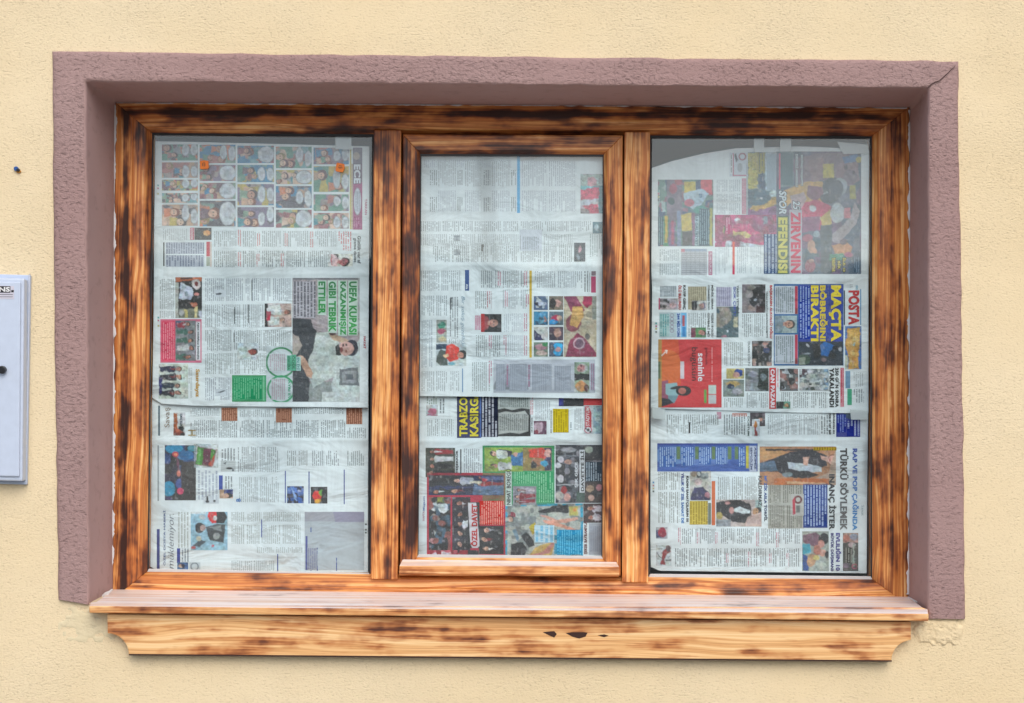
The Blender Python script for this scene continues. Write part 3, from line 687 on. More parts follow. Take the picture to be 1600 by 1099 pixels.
P(LA, 413.5, 474.5, 455.5, 511, '#b9a49c', [('r', 413, 474, 418, 512, '#16201f'), ('p', [(418, 476), (436, 475), (441, 484), (440, 492), (418, 491)], '#c9cfcc'), ('p', [(420, 495), (436, 495), (436, 508), (419, 510)], '#c2cac4'), ('r', 417, 487, 423, 502, '#b03050')]+portrait(449, 488, 4.2, 1, '#b07f70', '#35221e', '#c9cfcc')[1:]+portrait(441, 500, 4, 1, '#c8a48e', '#4a3028', '#c2cac4')[1:])
P(LA, 371, 536, 404, 562, '#b4bfc2', [('e', 388, 549, 16, 11, '#c2ccca')]+portrait(394, 549.5, 6.2, 1, '#8e4a42', '#2a1414', '#b9c4c0'))
P(LA, 362.5, 586.5, 424, 628, '#2f8d5a', [('r', 364, 589, 422, 626, '#43996a'), ('r', 411, 588, 413, 626, '#7fbf98'), ('r', 417, 588, 419.5, 626, '#8cc6a2')], 2, 'colour_panel', .08); tb(LA, 365, 591, 409, 624, '#85bf9c', '#3f966a', 3.4, 4)
P(LA, 416, 541, 457, 628.5, '#b9c3c6', [('ring', 439, 566.5, 22.5, 3, '#1f7f55'), ('ring', 439, 608.5, 20.5, 3, '#2f9464')], 3, 'ring_frames', .06)
P(LA, 457, 434.5, 562, 628, '#a09698', [('r', 457, 434, 562, 437.5, '#77787c'), ('r', 559.5, 434, 562, 520, '#9fa4a6'),
    ('p', [(525, 575), (562, 530), (562, 629), (510, 629)], '#b9c4c2'), ('p', [(478, 600), (516, 596), (520, 615), (516, 629), (478, 629)], '#8d9492'), ('r', 503, 613, 562, 629, '#c0c8c6'),
    ('p', [(457, 497), (486, 499), (489, 512), (495, 518), (491, 548), (478, 575), (484, 597), (482, 629), (457, 629)], '#45474b'), ('p', [(457, 522), (466, 526), (472, 540), (466, 552), (457, 560)], '#a89f98'),
    ('p', [(494, 520), (513, 519), (527, 530), (533, 547), (546, 560), (536, 582), (505, 597), (490, 606), (483, 590), (482, 562), (490, 545)], '#b9c2bd'), ('p', [(496, 545), (520, 540), (528, 560), (510, 575), (492, 570)], '#aeb8b2'),
    ('p', [(513, 520), (530, 525), (545, 532), (540, 538), (518, 530)], '#b59c86'), ('e', 519, 520, 6, 4, '#54282e', 20),
    ('p', [(470, 557), (477, 560), (489, 583), (487, 592), (480, 588), (468, 566)], '#b8957f'), ('e', 470, 560, 5, 4, '#c4a690'),
    ('e', 549, 544, 11, 13, '#1f2f44'), ('e', 541, 545, 12, 11, '#c4a096'), ('p', [(524, 541), (529, 537), (532, 546), (533, 556), (525, 555)], '#2f2a2c'), ('e', 536, 540, 1.4, 2.6, '#4a3430'), ('e', 541, 549, 1.5, 2.2, '#8a5a50'), ('e', 541, 539, 1.4, 2, '#3a2c2c'), ('e', 534, 547, 2.5, 4, '#8a5050'),
    ('p', [(531, 577), (559, 574), (561, 603), (530, 602)], '#6d7274'), ('p', [(535, 581), (556, 579), (557, 599), (534, 598)], '#8b9092'), ('p', [(540, 585), (551, 584), (552, 594), (540, 594)], '#646a6e')], 2, label='photo of a seated bearded man in a white shirt beside a framed picture', am=.3)
tb(LA, 458, 440, 493, 497, '#3a3d42', '#b4b2b8', 5.2, 4)
for (s, xa, xb, yb) in (('UEFA KUPASI', 545.2, 557.5, 523), ('KAZANMIŞIZ', 529.5, 541, 524), ('GIBI TEBRIK', 513.5, 525, 519), ('ETTILER', 497.5, 508.5, 491)):
    R(LA, xa-1.2, 438.5, xb+1.4, yb+1.5, '#b4c8bc', 3, 'headline_backing'); T(LA, s, xa, 440, xb, yb, 'cw', '#167a4c', .035, lvl=6, grad='#2f9a4c')
tb(LA, 421, 553, 446, 580, '#a48f98', '#bcc4c6', 3.1, 5); tb(LA, 424, 592, 446, 625, '#a48f98', '#bcc4c6', 3.1, 5)
for s, xa, ya, yb in (('BİN LİRA', 449.5, 557, 578), ('ÖDÜL', 456.5, 556, 578), ('EN İYİ', 464, 559, 578)):
    R(LA, xa-1, ya-1.5, xb := xa+6, yb+1.5, '#5aa587' if xa < 460 else '#a4c6c0', 5.5, 'caption_backing'); T(LA, s, xa, ya, xa+4.6, yb, 'cw', '#1f6b50' if xa < 460 else '#2f7a7a', .02, lvl=8)
T(LA, 'AYRI EV', 450, 594, 454, 624, 'cw', '#3f9a74', .02, lvl=8)
T(LA, 'HAYAT', 568, 526, 571.5, 545, 'cw', '#b0344c', .02); T(LA, 'Pazar', 569, 311, 572, 311.2, 'cw', '#b0344c') if False else None
# ---------- left pane, lower sheet
LC = sheet('newspaper spread with brown boxes and a dark space picture, lower sheet of the left pane', [(238, 600), (575, 604)], [(238, 885), (250, 892), (300, 894), (420, 896), (575, 898)], [238, 236, 234], [576, 575, 575], YC, 688, 405, 4.1,
           [(400, 655, 450, 682, 12, 6, .82), (415, 805, 455, 822, 10, 3, .80), (475, 838, 520, 845, 8, 2, .84)])
R(LC, 247, 634, 250, 681, '#5f6f78', 2, 'column_rule'); T(LC, 'Savaş', 257, 637, 267, 668, 'ccw', '#8a7a6a', .0)
P(LC, 271, 645, 289.5, 681, '#c4c8c8', [('r', 271, 645, 277, 681, '#a5603c'), ('p', [(271, 670), (285, 674), (289, 681), (271, 681)], '#8a4a3c'), ('e', 283, 670, 5, 4, '#25263a'), ('e', 285, 679, 4, 3, '#25263a'), ('e', 278, 673, 4, 3, '#a8604c')]); T(LC, 'AYŞE DEMİR', 280, 646, 286, 666, 'ccw', '#3c4450', .02)
T(LC, 'H', 294, 672, 306, 681, 'ccw', '#a08a54', .0)
cols(LC, 296, 541, [(656, 684)], (340, 373, 415, 458, 500), ink='#626c70', flip=True); cols(LC, 296, 345, [(638, 650)], (), ink='#7f888b', flip=True); cols(LC, 373, 430, [(640, 652)], (), ink='#7f888b', flip=True); cols(LC, 458, 538, [(637, 647)], (), ink='#6c7679', flip=True); cols(LC, 541, 574, [(668, 685)], (), ink='#6c787c', flip=True)
for x, ya, yb in ((346, 637, 658), (431, 638, 660.5), (541, 638, 663)): tb(LC, x, ya, x+25, yb, '#c49a84', '#8f6353', 3.2, 3, True, 'colour_panel')
R(LC, 246, 696, 248.5, 783, '#8d979a', 2, 'column_rule')
P(LC, 257.5, 696, 306, 782, '#3b3846', [('n', ['#4a4263', '#2f4f7c', '#2e2c34'], 18, 3), ('e', 272, 701, 14, 8, '#2f8ab0'), ('e', 290, 712, 13, 8, '#2f6fa0'), ('e', 300, 701, 7, 5, '#358a9c'), ('e', 264, 764, 10, 12, '#2f86a4'), ('e', 282, 756, 8, 8, '#4b5a90'), ('r', 283, 722, 306, 782, '#45413f'), ('e', 300, 735, 10, 14, '#4c4a48'),
    ('e', 274.5, 710, 5, 4.5, '#b04a58'), ('e', 274.5, 710, 2.5, 2.4, '#ff8a6a'), ('p', [(275, 714), (278, 716), (281, 738), (278, 738)], '#6d4a58'), ('e', 279, 740, 2.8, 5, '#e08a76'), ('e', 282, 768, 5, 5, '#c04a6a')], 2, label='photo of a dark blue nebula with red stars')
P(LC, 303, 694, 341, 731, '#bcc6c6', [('p', [(309.5, 697), (339, 702), (332, 731), (303.5, 726)], '#9c8088'), ('p', [(310, 698), (337, 703), (331, 729), (305, 725)], '#4c8a3c'), ('p', [(319, 700), (331, 702), (327, 728), (315, 726)], '#6a3a4a'), ('p', [(312, 700), (316, 701), (311, 725), (307, 724)], '#63a058'), ('p', [(324, 726), (336, 709), (332, 730)], '#b0503c')])
tb(LC, 308, 734, 341, 781, '#8d99ac', None, 5.5, 3, True); P(LC, 318, 772, 342, 787, '#bcc4c8', [('e', 324, 784, 3, 2, '#111418'), ('p', [(323, 774), (324.5, 774), (326, 784), (322, 784)], '#111418'), ('e', 335, 783, 2, 2, '#32383c')], 3, 'ink_sketch', .05)
R(LC, 342, 743, 348, 766, '#1f4f9a'); P(LC, 343, 765, 364, 779, '#b89a80', [('r', 350, 764, 365, 772, '#2c4a8a'), ('e', 357, 774, 6, 4, '#35302e'), ('e', 353, 774, 3.4, 3, '#c09a86')])
tb(LC, 345, 700, 368, 737, '#5c6468', None, 4.6, 2, True); cols(LC, 370, 438, [(698, 738)], (404,), ink='#6a7274', flip=True); tb(LC, 351, 744, 364, 764, '#4c5458', None, 4.2, 2, True); cols(LC, 372, 438, [(745, 785)], (405,), ink='#878f90', flip=True)
P(LC, 345, 720, 368, 737, '#b4bcbc', [('e', 358.5, 732, 5, 1.8, '#0d1012'), ('p', [(349, 724), (354, 722), (352, 726)], '#4a5056'), ('e', 364, 735, 1.4, 2, '#4a5056')], 4, 'ink_sketch', .05); T(LC, 'B', 369, 779, 376, 784, 'ccw', '#2f6fb0')
cols(LC, 447, 482, [(704, 728)], (465,), ink='#737b79', flip=True); cols(LC, 486, 532, [(704, 728)], (508,), ink='#6d767c', flip=True); cols(LC, 541, 570, [(704, 728)], (), ink='#6f7d80', flip=True)
for x, ya, yb in ((445, 736, 786), (482, 737, 787), (537, 734, 788), (408, 812, 840), (433, 866, 893), (485, 812, 832), (485, 856, 892), (525, 856, 892), (495, 856, 892)): R(LC, x, ya, x+1.7, yb, '#4a5a94', 2, 'column_rule')
P(LC, 448.5, 760, 474.5, 786.5, '#1c2440', [('n', ['#3a5a9a', '#26284a', '#5b7ab8'], 5, 8), ('p', [(455, 762), (460, 768), (464, 784), (459, 780)], '#86a4d0'), ('e', 468, 768, 2.4, 2, '#aab6d0')])
P(LC, 485.5, 761, 511.5, 787, '#1a2a2c', [('e', 495, 775, 7, 8, '#d8402c'), ('e', 497, 783, 5, 3.5, '#d8a03c'), ('e', 501, 770, 2.5, 5, '#6a9a4a')])
R(LC, 245, 827, 249.5, 889, '#1f3f78', 2, 'colour_panel'); T(LC, 'ÖZEL DOSYA HABERİ', 254.5, 798, 258.5, 884, 'ccw', '#3c5488', .01); T(LC, 'müklemiyor.', 262, 803, 274.5, 889, 'ccw', '#6b7078', -.008, .3)
tb(LC, 277, 800, 296, 856, '#8f9690', None, 4.6, 2, True); R(LC, 276.5, 857, 281.5, 880, '#23438c'); P(LC, 277, 879, 294, 890, '#4a6a94', [('e', 283, 885, 4, 3, '#b59a86'), ('e', 286, 885, 3, 4, '#3a3a48')]); tb(LC, 283, 857, 296, 878, '#4a5a68', None, 4.2, 2, True)
P(LC, 298, 800, 355.5, 860, '#8fb4c4', [('r', 296, 798, 322, 803, '#b9c2c4'), ('p', [(326, 800), (338, 797), (340, 818), (331, 818), (324, 808)], '#c8282c'), ('p', [(338, 797), (350, 799), (355, 808), (350, 818), (338, 818)], '#26302e'), ('e', 336, 810, 3, 4, '#c4c4c4'), ('e', 312, 825, 7.5, 8, '#2a2628'), ('e', 317, 825, 4.5, 4.6, '#a08c88'), ('p', [(321, 824), (340, 819), (352, 820), (349, 848), (328, 845), (324, 834)], '#4a4f50'),
    ('p', [(324, 824), (345, 822), (347, 832), (338, 828)], '#7c8484'), ('e', 338, 838, 5, 5, '#929a98', 30), ('p', [(301, 853), (312, 843), (322, 846), (312, 855)], '#4c545a'), ('e', 302, 856, 4, 3, '#a85a58'), ('e', 311, 842, 4, 4, '#b8b8a0'), ('e', 333, 853, 2, 2, '#c05a68'), ('e', 316, 808, 5, 4, '#aab2b6')], 2, label='photo of a person with bowed head beside a red shape')
P(LC, 296, 879, 313, 892, '#b4bfc2', [('ring', 304, 885.5, 5.6, 1.8, '#707a80')], 3, 'ring_mark', .04)
cols(LC, 360, 471, [(800, 815)], (385, 410), ink='#8a918c', flip=True); cols(LC, 360, 471, [(820, 850)], (384, 407, 440), ink='#8c9490', flip=True); cols(LC, 400, 474, [(855, 864)], (430,), ink='#949c98', flip=True); cols(LC, 360, 430, [(876, 892)], (395,), ink='#8a9698', flip=True)
P(LC, 476, 800, 569, 891, '#a9b1b5', [('r', 476, 798, 570, 815, '#9b9ca2'), ('p', [(520, 798), (570, 798), (570, 816), (524, 816)], '#8d8a9c'), ('p', [(490, 850), (569, 846), (569, 892), (490, 892)], '#aeb8bc')], 2, 'colour_panel', .05); R(LC, 477.5, 838, 480.5, 891, '#4f568f', 3); tb(LC, 480, 856, 496, 890, '#7b7f98', '#a0a5ac', 3.4, 4, True)
for y in (819.5, 828, 832.5): P(LC, 569.8, y-1.6, 573.4, y+1.6, '#c0cac8', [('e', 571.6, y, 1.4, 1.3, '#1c2a2c')], 3, 'registration_dot', .02)

# ---------- middle pane, upper sheet
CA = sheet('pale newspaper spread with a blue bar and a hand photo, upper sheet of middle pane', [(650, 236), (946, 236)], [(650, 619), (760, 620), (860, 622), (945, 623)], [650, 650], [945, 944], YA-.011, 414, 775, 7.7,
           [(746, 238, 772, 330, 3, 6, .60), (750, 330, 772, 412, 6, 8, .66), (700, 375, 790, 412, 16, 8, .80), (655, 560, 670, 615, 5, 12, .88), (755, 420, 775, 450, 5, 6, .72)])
for i, (xa, xb) in enumerate(((671, 683), (714, 724), (755, 766), (798, 806))):
    dk = '#3c4448' if i == 2 else '#6a7478'
    tb(CA, xa, 266, xb, 290, dk, None, 3.1, 3); tb(CA, xa, 308, xb, 331, dk, None, 3.1, 3)
cols(CA, 661, 800, [(250, 262)], (700, 745), ink='#a3aab4')
for xa, xb in ((684, 713), (726, 753), (768, 796), (815, 855), (857, 900)):
    tb(CA, xa, 252, xb, 292, '#a0a7ae' if xa > 780 else '#949b9d', None, 3.2, 2); tb(CA, xa, 298, xb, 331, '#9aa1aa', None, 3.2, 2)
R(CA, 808, 240, 812.5, 333, '#3f9fd0', 3)
P(CA, 907, 272, 942, 334, '#b4a9b4', [('r', 906, 272, 943, 291, '#a8b8b4'), ('e', 925, 285, 8, 9, '#c4949c'), ('r', 907, 291, 943, 297, '#6fb4b8'), ('p', [(907, 297), (920, 295), (936, 292), (937, 311), (907, 312)], '#c8566e'), ('p', [(907, 319), (933, 312), (938, 334), (920, 334)], '#c4506a'), ('r', 936, 290, 943, 334, '#5a8a94'), ('p', [(907, 313), (936, 311), (934, 318), (907, 322)], '#b9c0c6'), ('e', 913, 332, 8, 5, '#8b8688')])
cols(CA, 656, 925, [(346, 362)], (690, 740, 785, 812, 850, 890), ink='#7b8388'); cols(CA, 656, 896, [(366, 384)], (700, 745, 812, 848, 880), ink='#959da0'); cols(CA, 675, 896, [(380, 410)], (705, 735, 765, 812, 848, 872), ink='#7c8487')
P(CA, 812, 359, 847, 392, '#bcc4cc', [('r', 812, 368, 813.2, 390, '#6d757c')], 4, 'colour_panel', .04); tb(CA, 816, 370, 842, 390, '#838b92', '#bcc4cc', 3.4, 5)
for x, y in ((712, 372), (712, 394)): P(CA, x-3, y-4, x+7, y+5, '#9aa2a6', [('n', ['#7b8388'], 3, 1)], 4, 'ink_sketch', .1)
R(CA, 752, 382, 754.5, 393, '#101418', 4, 'ink_sketch'); R(CA, 753, 382, 756, 386, '#20262a', 4, 'ink_sketch')
P(CA, 897, 379.5, 914.5, 409, '#3d4a54', [('e', 906, 390, 2.6, 6, '#b08c90', 10), ('e', 903, 402, 2, 4, '#7f8c94')]); P(CA, 926, 347, 941, 365, '#4d7480', [('e', 932, 356, 4, 5, '#9ab0b8')]); tb(CA, 921, 366, 941, 402, '#7f8f92', None, 3.4)
cols(CA, 656, 722, [(423, 455)], (688,), ink='#808a90'); R(CA, 726.5, 422, 733, 454.5, '#2a5488'); T(CA, 'Aile', 727.8, 444, 731.5, 452, 'cw', '#c9d2dc')
cols(CA, 750, 826, [(423, 450)], (772, 784, 812), ink='#6a7274'); R(CA, 827.2, 423, 831, 559, '#c4a93c', 3); cols(CA, 834, 912, [(424, 450)], (870,), ink='#7c848c'); R(CA, 923.5, 432, 931, 457.5, '#b0486a'); R(CA, 924, 424, 931, 431, '#7a6a70'); tb(CA, 912, 424, 922, 457, '#4c5258', None, 4)
for x in (777, 818): tb(CA, x, 424, x+6, 447, '#b0506a', None, 3, 3, name='subheading')
P(CA, 834, 463, 856, 484.5, '#5a6a84', [('e', 842, 474, 6, 7, '#2c3448'), ('e', 845, 474, 4, 4.5, '#8a96ac'), ('n', ['#b0b8c0'], 5, 2)]); P(CA, 858, 463, 880, 484.5, '#7c7468', [('e', 870, 474, 7, 6, '#c09a92'), ('e', 863, 474, 5, 8, '#3c3230')])
P(CA, 834, 487, 856, 508, '#4c8fb0', [('e', 850, 499, 4, 4, '#b08a84'), ('n', ['#6faac4', '#3a5a70'], 6, 3)]); P(CA, 858, 487, 880, 508, '#6a7c88', [('e', 869, 497, 8, 4.5, '#b0405c'), ('e', 874, 497, 4, 4, '#c4a294'), ('e', 864, 504, 7, 4, '#3a8fc4')])
P(CA, 834, 511, 856, 532, '#b9bcb8', [('p', [(834, 532), (834, 515), (846, 525), (850, 532)], '#3c3c58')]); P(CA, 858, 511, 880, 532, '#5a4c58', [('e', 871, 520, 6, 7, '#b08a80'), ('e', 862, 527, 6, 5, '#3f3c48')])
P(CA, 834, 535, 856, 557.5, '#6c7c6c', [('e', 845, 542, 9, 5, '#a8828a'), ('e', 846, 552, 8, 4, '#b9a49c'), ('e', 852, 538, 4, 4, '#3f7c50')]); P(CA, 858, 535, 880, 557.5, '#4c5c6c', [('e', 872, 546, 8, 10, '#2f9ac8'), ('e', 872, 546, 4, 4, '#b58e8a'), ('e', 862, 546, 5, 7, '#555c68')])
P(CA, 881, 463, 932, 558, '#b9b09a', [('p', [(881, 463), (900, 463), (914, 485), (905, 492), (893, 488)], '#8a4a60'), ('p', [(912, 463), (932, 463), (932, 470), (917, 482), (910, 474)], '#9a3c54'), ('e', 896, 505, 12, 14, '#8f5a62', 15), ('p', [(895, 480), (910, 478), (912, 495), (902, 512), (890, 508)], '#c4a066'), ('p', [(884, 558), (890, 532), (903, 520), (915, 530), (932, 552), (932, 558)], '#8a4358'), ('e', 907, 537, 8, 9, '#6f5866'), ('ring', 905, 537, 8, 2, '#b59aa4'), ('e', 920, 492, 5, 5, '#8d8a7c'), ('e', 918, 526, 4, 5, '#6d6a66'), ('r', 925, 463, 932, 500, '#8a8f86')], 2, label='photo of hands and red sleeves meeting in the middle')
T(CA, 'Bir soluş güzelliği', 719.5, 463, 727, 541, 'cw', '#5d87a0', -.01, .3)
tb(CA, 702, 464, 716, 528, '#6a7276', None, 3.6); T(CA, 'Benim kızım', 703.5, 465, 706.5, 484, 'cw', '#343c40', .03); cols(CA, 657, 700, [(462, 494)], (680,), ink='#7d8a90'); cols(CA, 657, 678, [(500, 575)], (), ink='#8494a0'); cols(CA, 657, 700, [(580, 612)], (680,), ink='#8f979a')
P(CA, 682, 500, 698, 536, '#a9b0a8', [('e', 690, 508, 6, 5, '#4f8a78'), ('e', 690, 518, 6, 5, '#b4627a'), ('e', 692, 530, 6, 5, '#b9b08e')])
P(CA, 681, 537, 728.5, 572, '#bcc6c6', [('r', 681, 538, 699, 546, '#2f4a5c'), ('p', [(682, 556), (688, 546), (699, 550), (699, 571), (688, 571), (681, 566)], '#58605a'), ('p', [(698, 541), (706, 537), (718, 544), (716, 562), (702, 566), (696, 556)], '#cf4a40'), ('e', 722, 554.5, 7, 7.5, '#33262a'), ('e', 719.5, 555, 4.6, 5, '#b58272'), ('p', [(692, 556), (700, 552), (702, 556), (696, 560)], '#d8b890'), ('e', 706, 568, 6, 2.4, '#6fa0b0')], 3, label='photo of a seated woman in a red top')
R(CA, 722, 576, 723.5, 613, '#6a8fb4', 3, 'column_rule'); cols(CA, 702, 720, [(580, 612)], (), ink='#979fa2'); tb(CA, 701, 530, 718, 537, '#8b9498')
cols(CA, 741, 770, [(455, 483)], (), ink='#747c7c'); cols(CA, 784, 826, [(453, 483)], (812,), ink='#8b949a'); tb(CA, 760, 455, 768, 483, '#9a3a4a', None, 3.4, 3, name='subheading'); tb(CA, 788, 455, 794, 480, '#b86a80', None, 3, 3, name='subheading')
R(CA, 751.5, 490.5, 757, 519, '#a8283c', 3); P(CA, 757, 491, 783.5, 519, '#2a2628', portrait(771, 505, 8, 1, '#b48a7c', '#1d1a1c', '#8a4a4c'), 3, label='portrait of a dark haired man on black'); tb(CA, 742, 493, 751, 516, '#b87a8c', '#c8b4bc', 3)
cols(CA, 742, 784, [(524, 558)], (763,), ink='#6b7474'); cols(CA, 786, 826, [(490, 520)], (), ink='#a2aab2'); cols(CA, 786, 826, [(524, 558)], (), ink='#a0a8b0')
for x, ya, yb in ((818, 490, 518), (818, 524, 556), (763, 524, 545), (763, 564, 602), (786, 524, 555), (821, 460, 482)): tb(CA, x, ya, x+6, yb, '#a84a68', None, 3, 3, name='subheading')
cols(CA, 736, 768, [(566, 612)], (762,), ink='#7b8585')
P(CA, 771, 562, 930, 614, "#b2b8c0", [('e', 798, 610, 28, 26, '#858a8f'), ('e', 800, 613, 20, 18, '#787d82'), ('e', 885, 606, 14, 16, '#9ca1a6'), ('r', 769, 609, 931, 615, '#a4aab2')], 2, 'colour_panel', .04)
for xa, xb, ya in ((775, 790, 569), (796, 824, 569), (831, 862, 569), (866, 892, 572)): tb(CA, xa, ya, xb, 611, '#8d939a', '#a8aeb7', 3.3, 4)
for x in (791, 825): tb(CA, x, 570, x+4, 605, '#a85070', '#9fa5b0', 3, 5, name='subheading')
P(CA, 897.5, 566, 921, 613.5, '#8fa08c', portrait(908, 576, 8, 1, '#c49494', '#b9bcb8', '#7c8c7a')[2:]+[('r', 897, 584, 922, 594, '#14201e'), ('e', 908, 604, 9, 8.5, '#b98a5c'), ('e', 916, 607, 4, 6, '#5a2c24'), ('p', [(897, 606), (904, 613), (897, 614)], '#c4c8c8')], 4); tb(CA, 923, 568, 929, 610, '#9a6a84', '#a4aab4', 3, 4)
# ---------- middle pane, lower sheet
CC = sheet('colourful newspaper spread with red, green and cyan boxes, lower sheet of the middle pane', [(650, 596), (946, 600)], [(650, 878), (946, 880)], [650, 650], [945, 944], YC-.009, 690, 790, 2.6)
P(CC, 666, 633, 684, 650, '#b4bcc0', [('e', 676, 643, 7, 5, '#b86c84'), ('r', 667, 648, 684, 650, '#b05a78')]); tb(CC, 686, 622, 695, 646, '#40484e', None, 4.6, 2, True); cols(CC, 666, 710, [(655, 682)], (688,), ink='#7f8889', flip=True); tb(CC, 666, 618, 684, 632, '#66806c', None, 3.4, 2, True)
P(CC, 714, 612, 752, 684.5, '#26245c', [('r', 750, 612, 752, 684, '#4a6aa8')], 2, 'colour_panel', .08)
T(CC, 'TRABZON', 717.5, 610, 730.5, 682, 'ccw', '#d2c42c', .03, lvl=6); T(CC, 'KASIRGA', 734, 610, 747.5, 682, 'ccw', '#d2c42c', .03, lvl=6)
tb(CC, 752, 614, 778, 683, '#c9ccd4', '#3a3c48', 5.1, 3, True)
P(CC, 778, 614, 829, 682, '#1c1d20', [('p', [(778, 612), (829, 612), (829, 640), (815, 638), (800, 641), (788, 638), (778, 640)], '#a9b0ac'), ('p', [(779, 646), (790, 643), (805, 645), (820, 642), (826, 650), (825, 674), (812, 678), (797, 676), (779, 679)], '#a8aca8')], 2, 'colour_panel', .1)
tb(CC, 781, 616, 826, 636, '#6a7070', '#a9b0ac', 3.2, 4, True); tb(CC, 780, 647, 824, 673, '#6f7474', '#a8aca8', 3.2, 4, True)
tb(CC, 828, 620, 833, 648, '#b03a50', None, 3, 4, True, 'subheading'); cols(CC, 835, 862, [(626, 656)], (), ink='#8a929a', flip=True); P(CC, 834, 658, 854, 679, '#6a4a5a', [('e', 842, 668, 7, 8, '#b8a0a8'), ('e', 839, 675, 3, 3, '#8a2c48')]); tb(CC, 829, 652, 833, 676, '#3c3c40', None, 4, 3, True)
P(CC, 873, 620, 912, 635, '#23253c', [('r', 873, 620, 880, 636, '#3c3c80')]); tb(CC, 859, 640, 863.5, 677, '#6a6658', None, 4, 3, True, 'subheading'); tb(CC, 864, 639, 888.5, 676, '#8a7c24', '#c8b23c', 3.7, 3, True, 'colour_panel'); tb(CC, 890, 641, 894, 672, '#5b6a74', None, 4, 3, True, 'subheading'); cols(CC, 896, 912, [(638, 672)], (), ink='#7c8488', flip=True)
R(CC, 912, 618, 941, 633.5, '#b8283c', 3); P(CC, 912, 634, 927, 678, '#b4bcc0', [('p', [(914, 635), (920, 635), (924, 645), (924, 668), (914, 668)], '#b23a44'), ('e', 919, 672, 6, 5.5, '#b0485a'), ('e', 919, 672, 4.6, 4.4, '#c8ccd0'), ('e', 919, 672, 2.2, 2.2, '#22242c'), ('e', 922.5, 675, 1.5, 1.5, '#22242c'), ('e', 915.5, 670, 1.4, 1.4, '#22242c')], 4, 'sports_badge'); T(CC, 'STADYUM', 915.5, 637, 921, 666, 'ccw', '#d2c8c8', .02, lvl=7)
P(CC, 927, 634, 943, 678, '#93b0b4', [('n', ['#7f98a4', '#a9bcbc'], 8, 4)])
P(CC, 665, 700, 711, 746, '#4a4c44', crowd(666, 701, 708, 745, 4, -1, 12, ('#24262e', '#2c2e38', '#8e2f3c', '#c4c6c8')), label='photo of a group in dark suits'); T(CC, 'TEŞEKKÜR', 711.5, 704, 716.5, 740, 'ccw', '#26282c', .03); R(CC, 719, 702, 721, 741, '#4a4c50', 2, 'column_rule'); tb(CC, 724, 701, 753, 739, '#7b838a', None, 3.2, 2, True)
P(CC, 754, 696.5, 866.5, 789, '#2c8a58', [('r', 801, 733, 865, 788, '#4a9a6c')], 2, 'colour_panel', .06)
P(CC, 757, 699.5, 817, 737, '#8aa04c', crowd(762, 702, 800, 736, 2, -1, 21, ('#b8bcbc', '#3a3448'), .9)+[('p', [(798, 712), (818, 706), (818, 728), (799, 727)], '#3f6f9c'), ('p', [(775, 703), (792, 706), (792, 716), (775, 716)], '#c0c8c4'), ('e', 806, 710, 4, 3, '#c49a88'), ('r', 757, 728, 772, 737, '#7c8a4a')], 4)
P(CC, 817, 699.5, 862, 736, '#8c7a4c', [('r', 850, 700, 862, 736, '#2c2f55'), ('p', [(826, 702), (846, 700), (856, 708), (850, 717), (828, 716)], '#c8483c'), ('e', 856, 708, 5, 6, '#c49a90'), ('e', 838, 724, 9, 7, '#9a6a54'), ('e', 834, 727, 5, 6, '#3a2424'), ('e', 850, 724, 6, 5, '#3f8fb0')], 4)
T(CC, 'NIHAT BOREGU', 791.5, 733, 798, 789, 'ccw', '#2c3a34', .02, lvl=6); R(CC, 790, 731, 799.5, 791, '#b8c8c0', 3.6, 'headline_backing')
P(CC, 801.5, 760, 838, 789, '#8c8a90', crowd(803, 761, 836, 788, 3, -1, 33, ('#2c2c58', '#b9b0b4', '#8a3040')), 4); tb(CC, 803, 737, 839, 756, '#9cc8a8', '#4a9a6c', 3.4, 4, True); tb(CC, 841, 737, 864, 785, '#9cc8a8', '#4a9a6c', 3.4, 4, True)
P(CC, 868, 695.5, 943, 786, '#3a3c42', [('n', ['#5c5f66', '#2c2d32', '#7c7a80'], 9, 6), ('e', 888, 703, 12, 4, '#8f9096'), ('e', 876, 718, 5, 5, '#b9b6bc'), ('e', 872, 727, 5, 4, '#c0bfc4'), ('e', 888, 722, 6, 4, '#b08c7c'), ('r', 869, 712, 904, 713.2, '#8a8d92'), ('e', 876, 748, 5, 6, '#c0bcc0'), ('r', 869, 757, 905, 758.5, '#a4a6aa'), ('e', 881, 766, 5, 6, '#9c2f3a'), ('e', 874, 775, 6, 7, '#a9a49c'), ('e', 886, 777, 5, 6, '#c09488'), ('r', 901, 768, 914, 785, '#4a5c54'), ('r', 914, 695, 943, 720, '#33373c'), ('e', 920, 703, 6, 5, '#8f9a8c'), ('r', 914, 754, 943, 786, '#4c4340'), ('e', 922, 764, 6, 6, '#a08a74'), ('e', 930, 772, 7, 6, '#3c2c34'), ('e', 936, 762, 5, 5, '#b07c80'), ('e', 924, 778, 5, 5, '#b9968a')], 2, label='dark collage of party photos')
tb(CC, 915, 722, 942, 752, '#a9b4bc', '#3d4a54', 3.6, 4, True); T(CC, 'ŞIK GECE', 898, 722, 903.5, 762, 'ccw', '#c8ccd0', .03, lvl=6); T(CC, 'DAVETTE İLİ', 906.5, 705, 912.5, 768, 'ccw', '#2b2d32', .03, lvl=6); R(CC, 905.4, 703, 913.6, 770, '#bcc0c4', 4, 'headline_backing')
P(CC, 667, 739, 789.5, 868, '#b0324a', [], 2, 'colour_panel', .08)
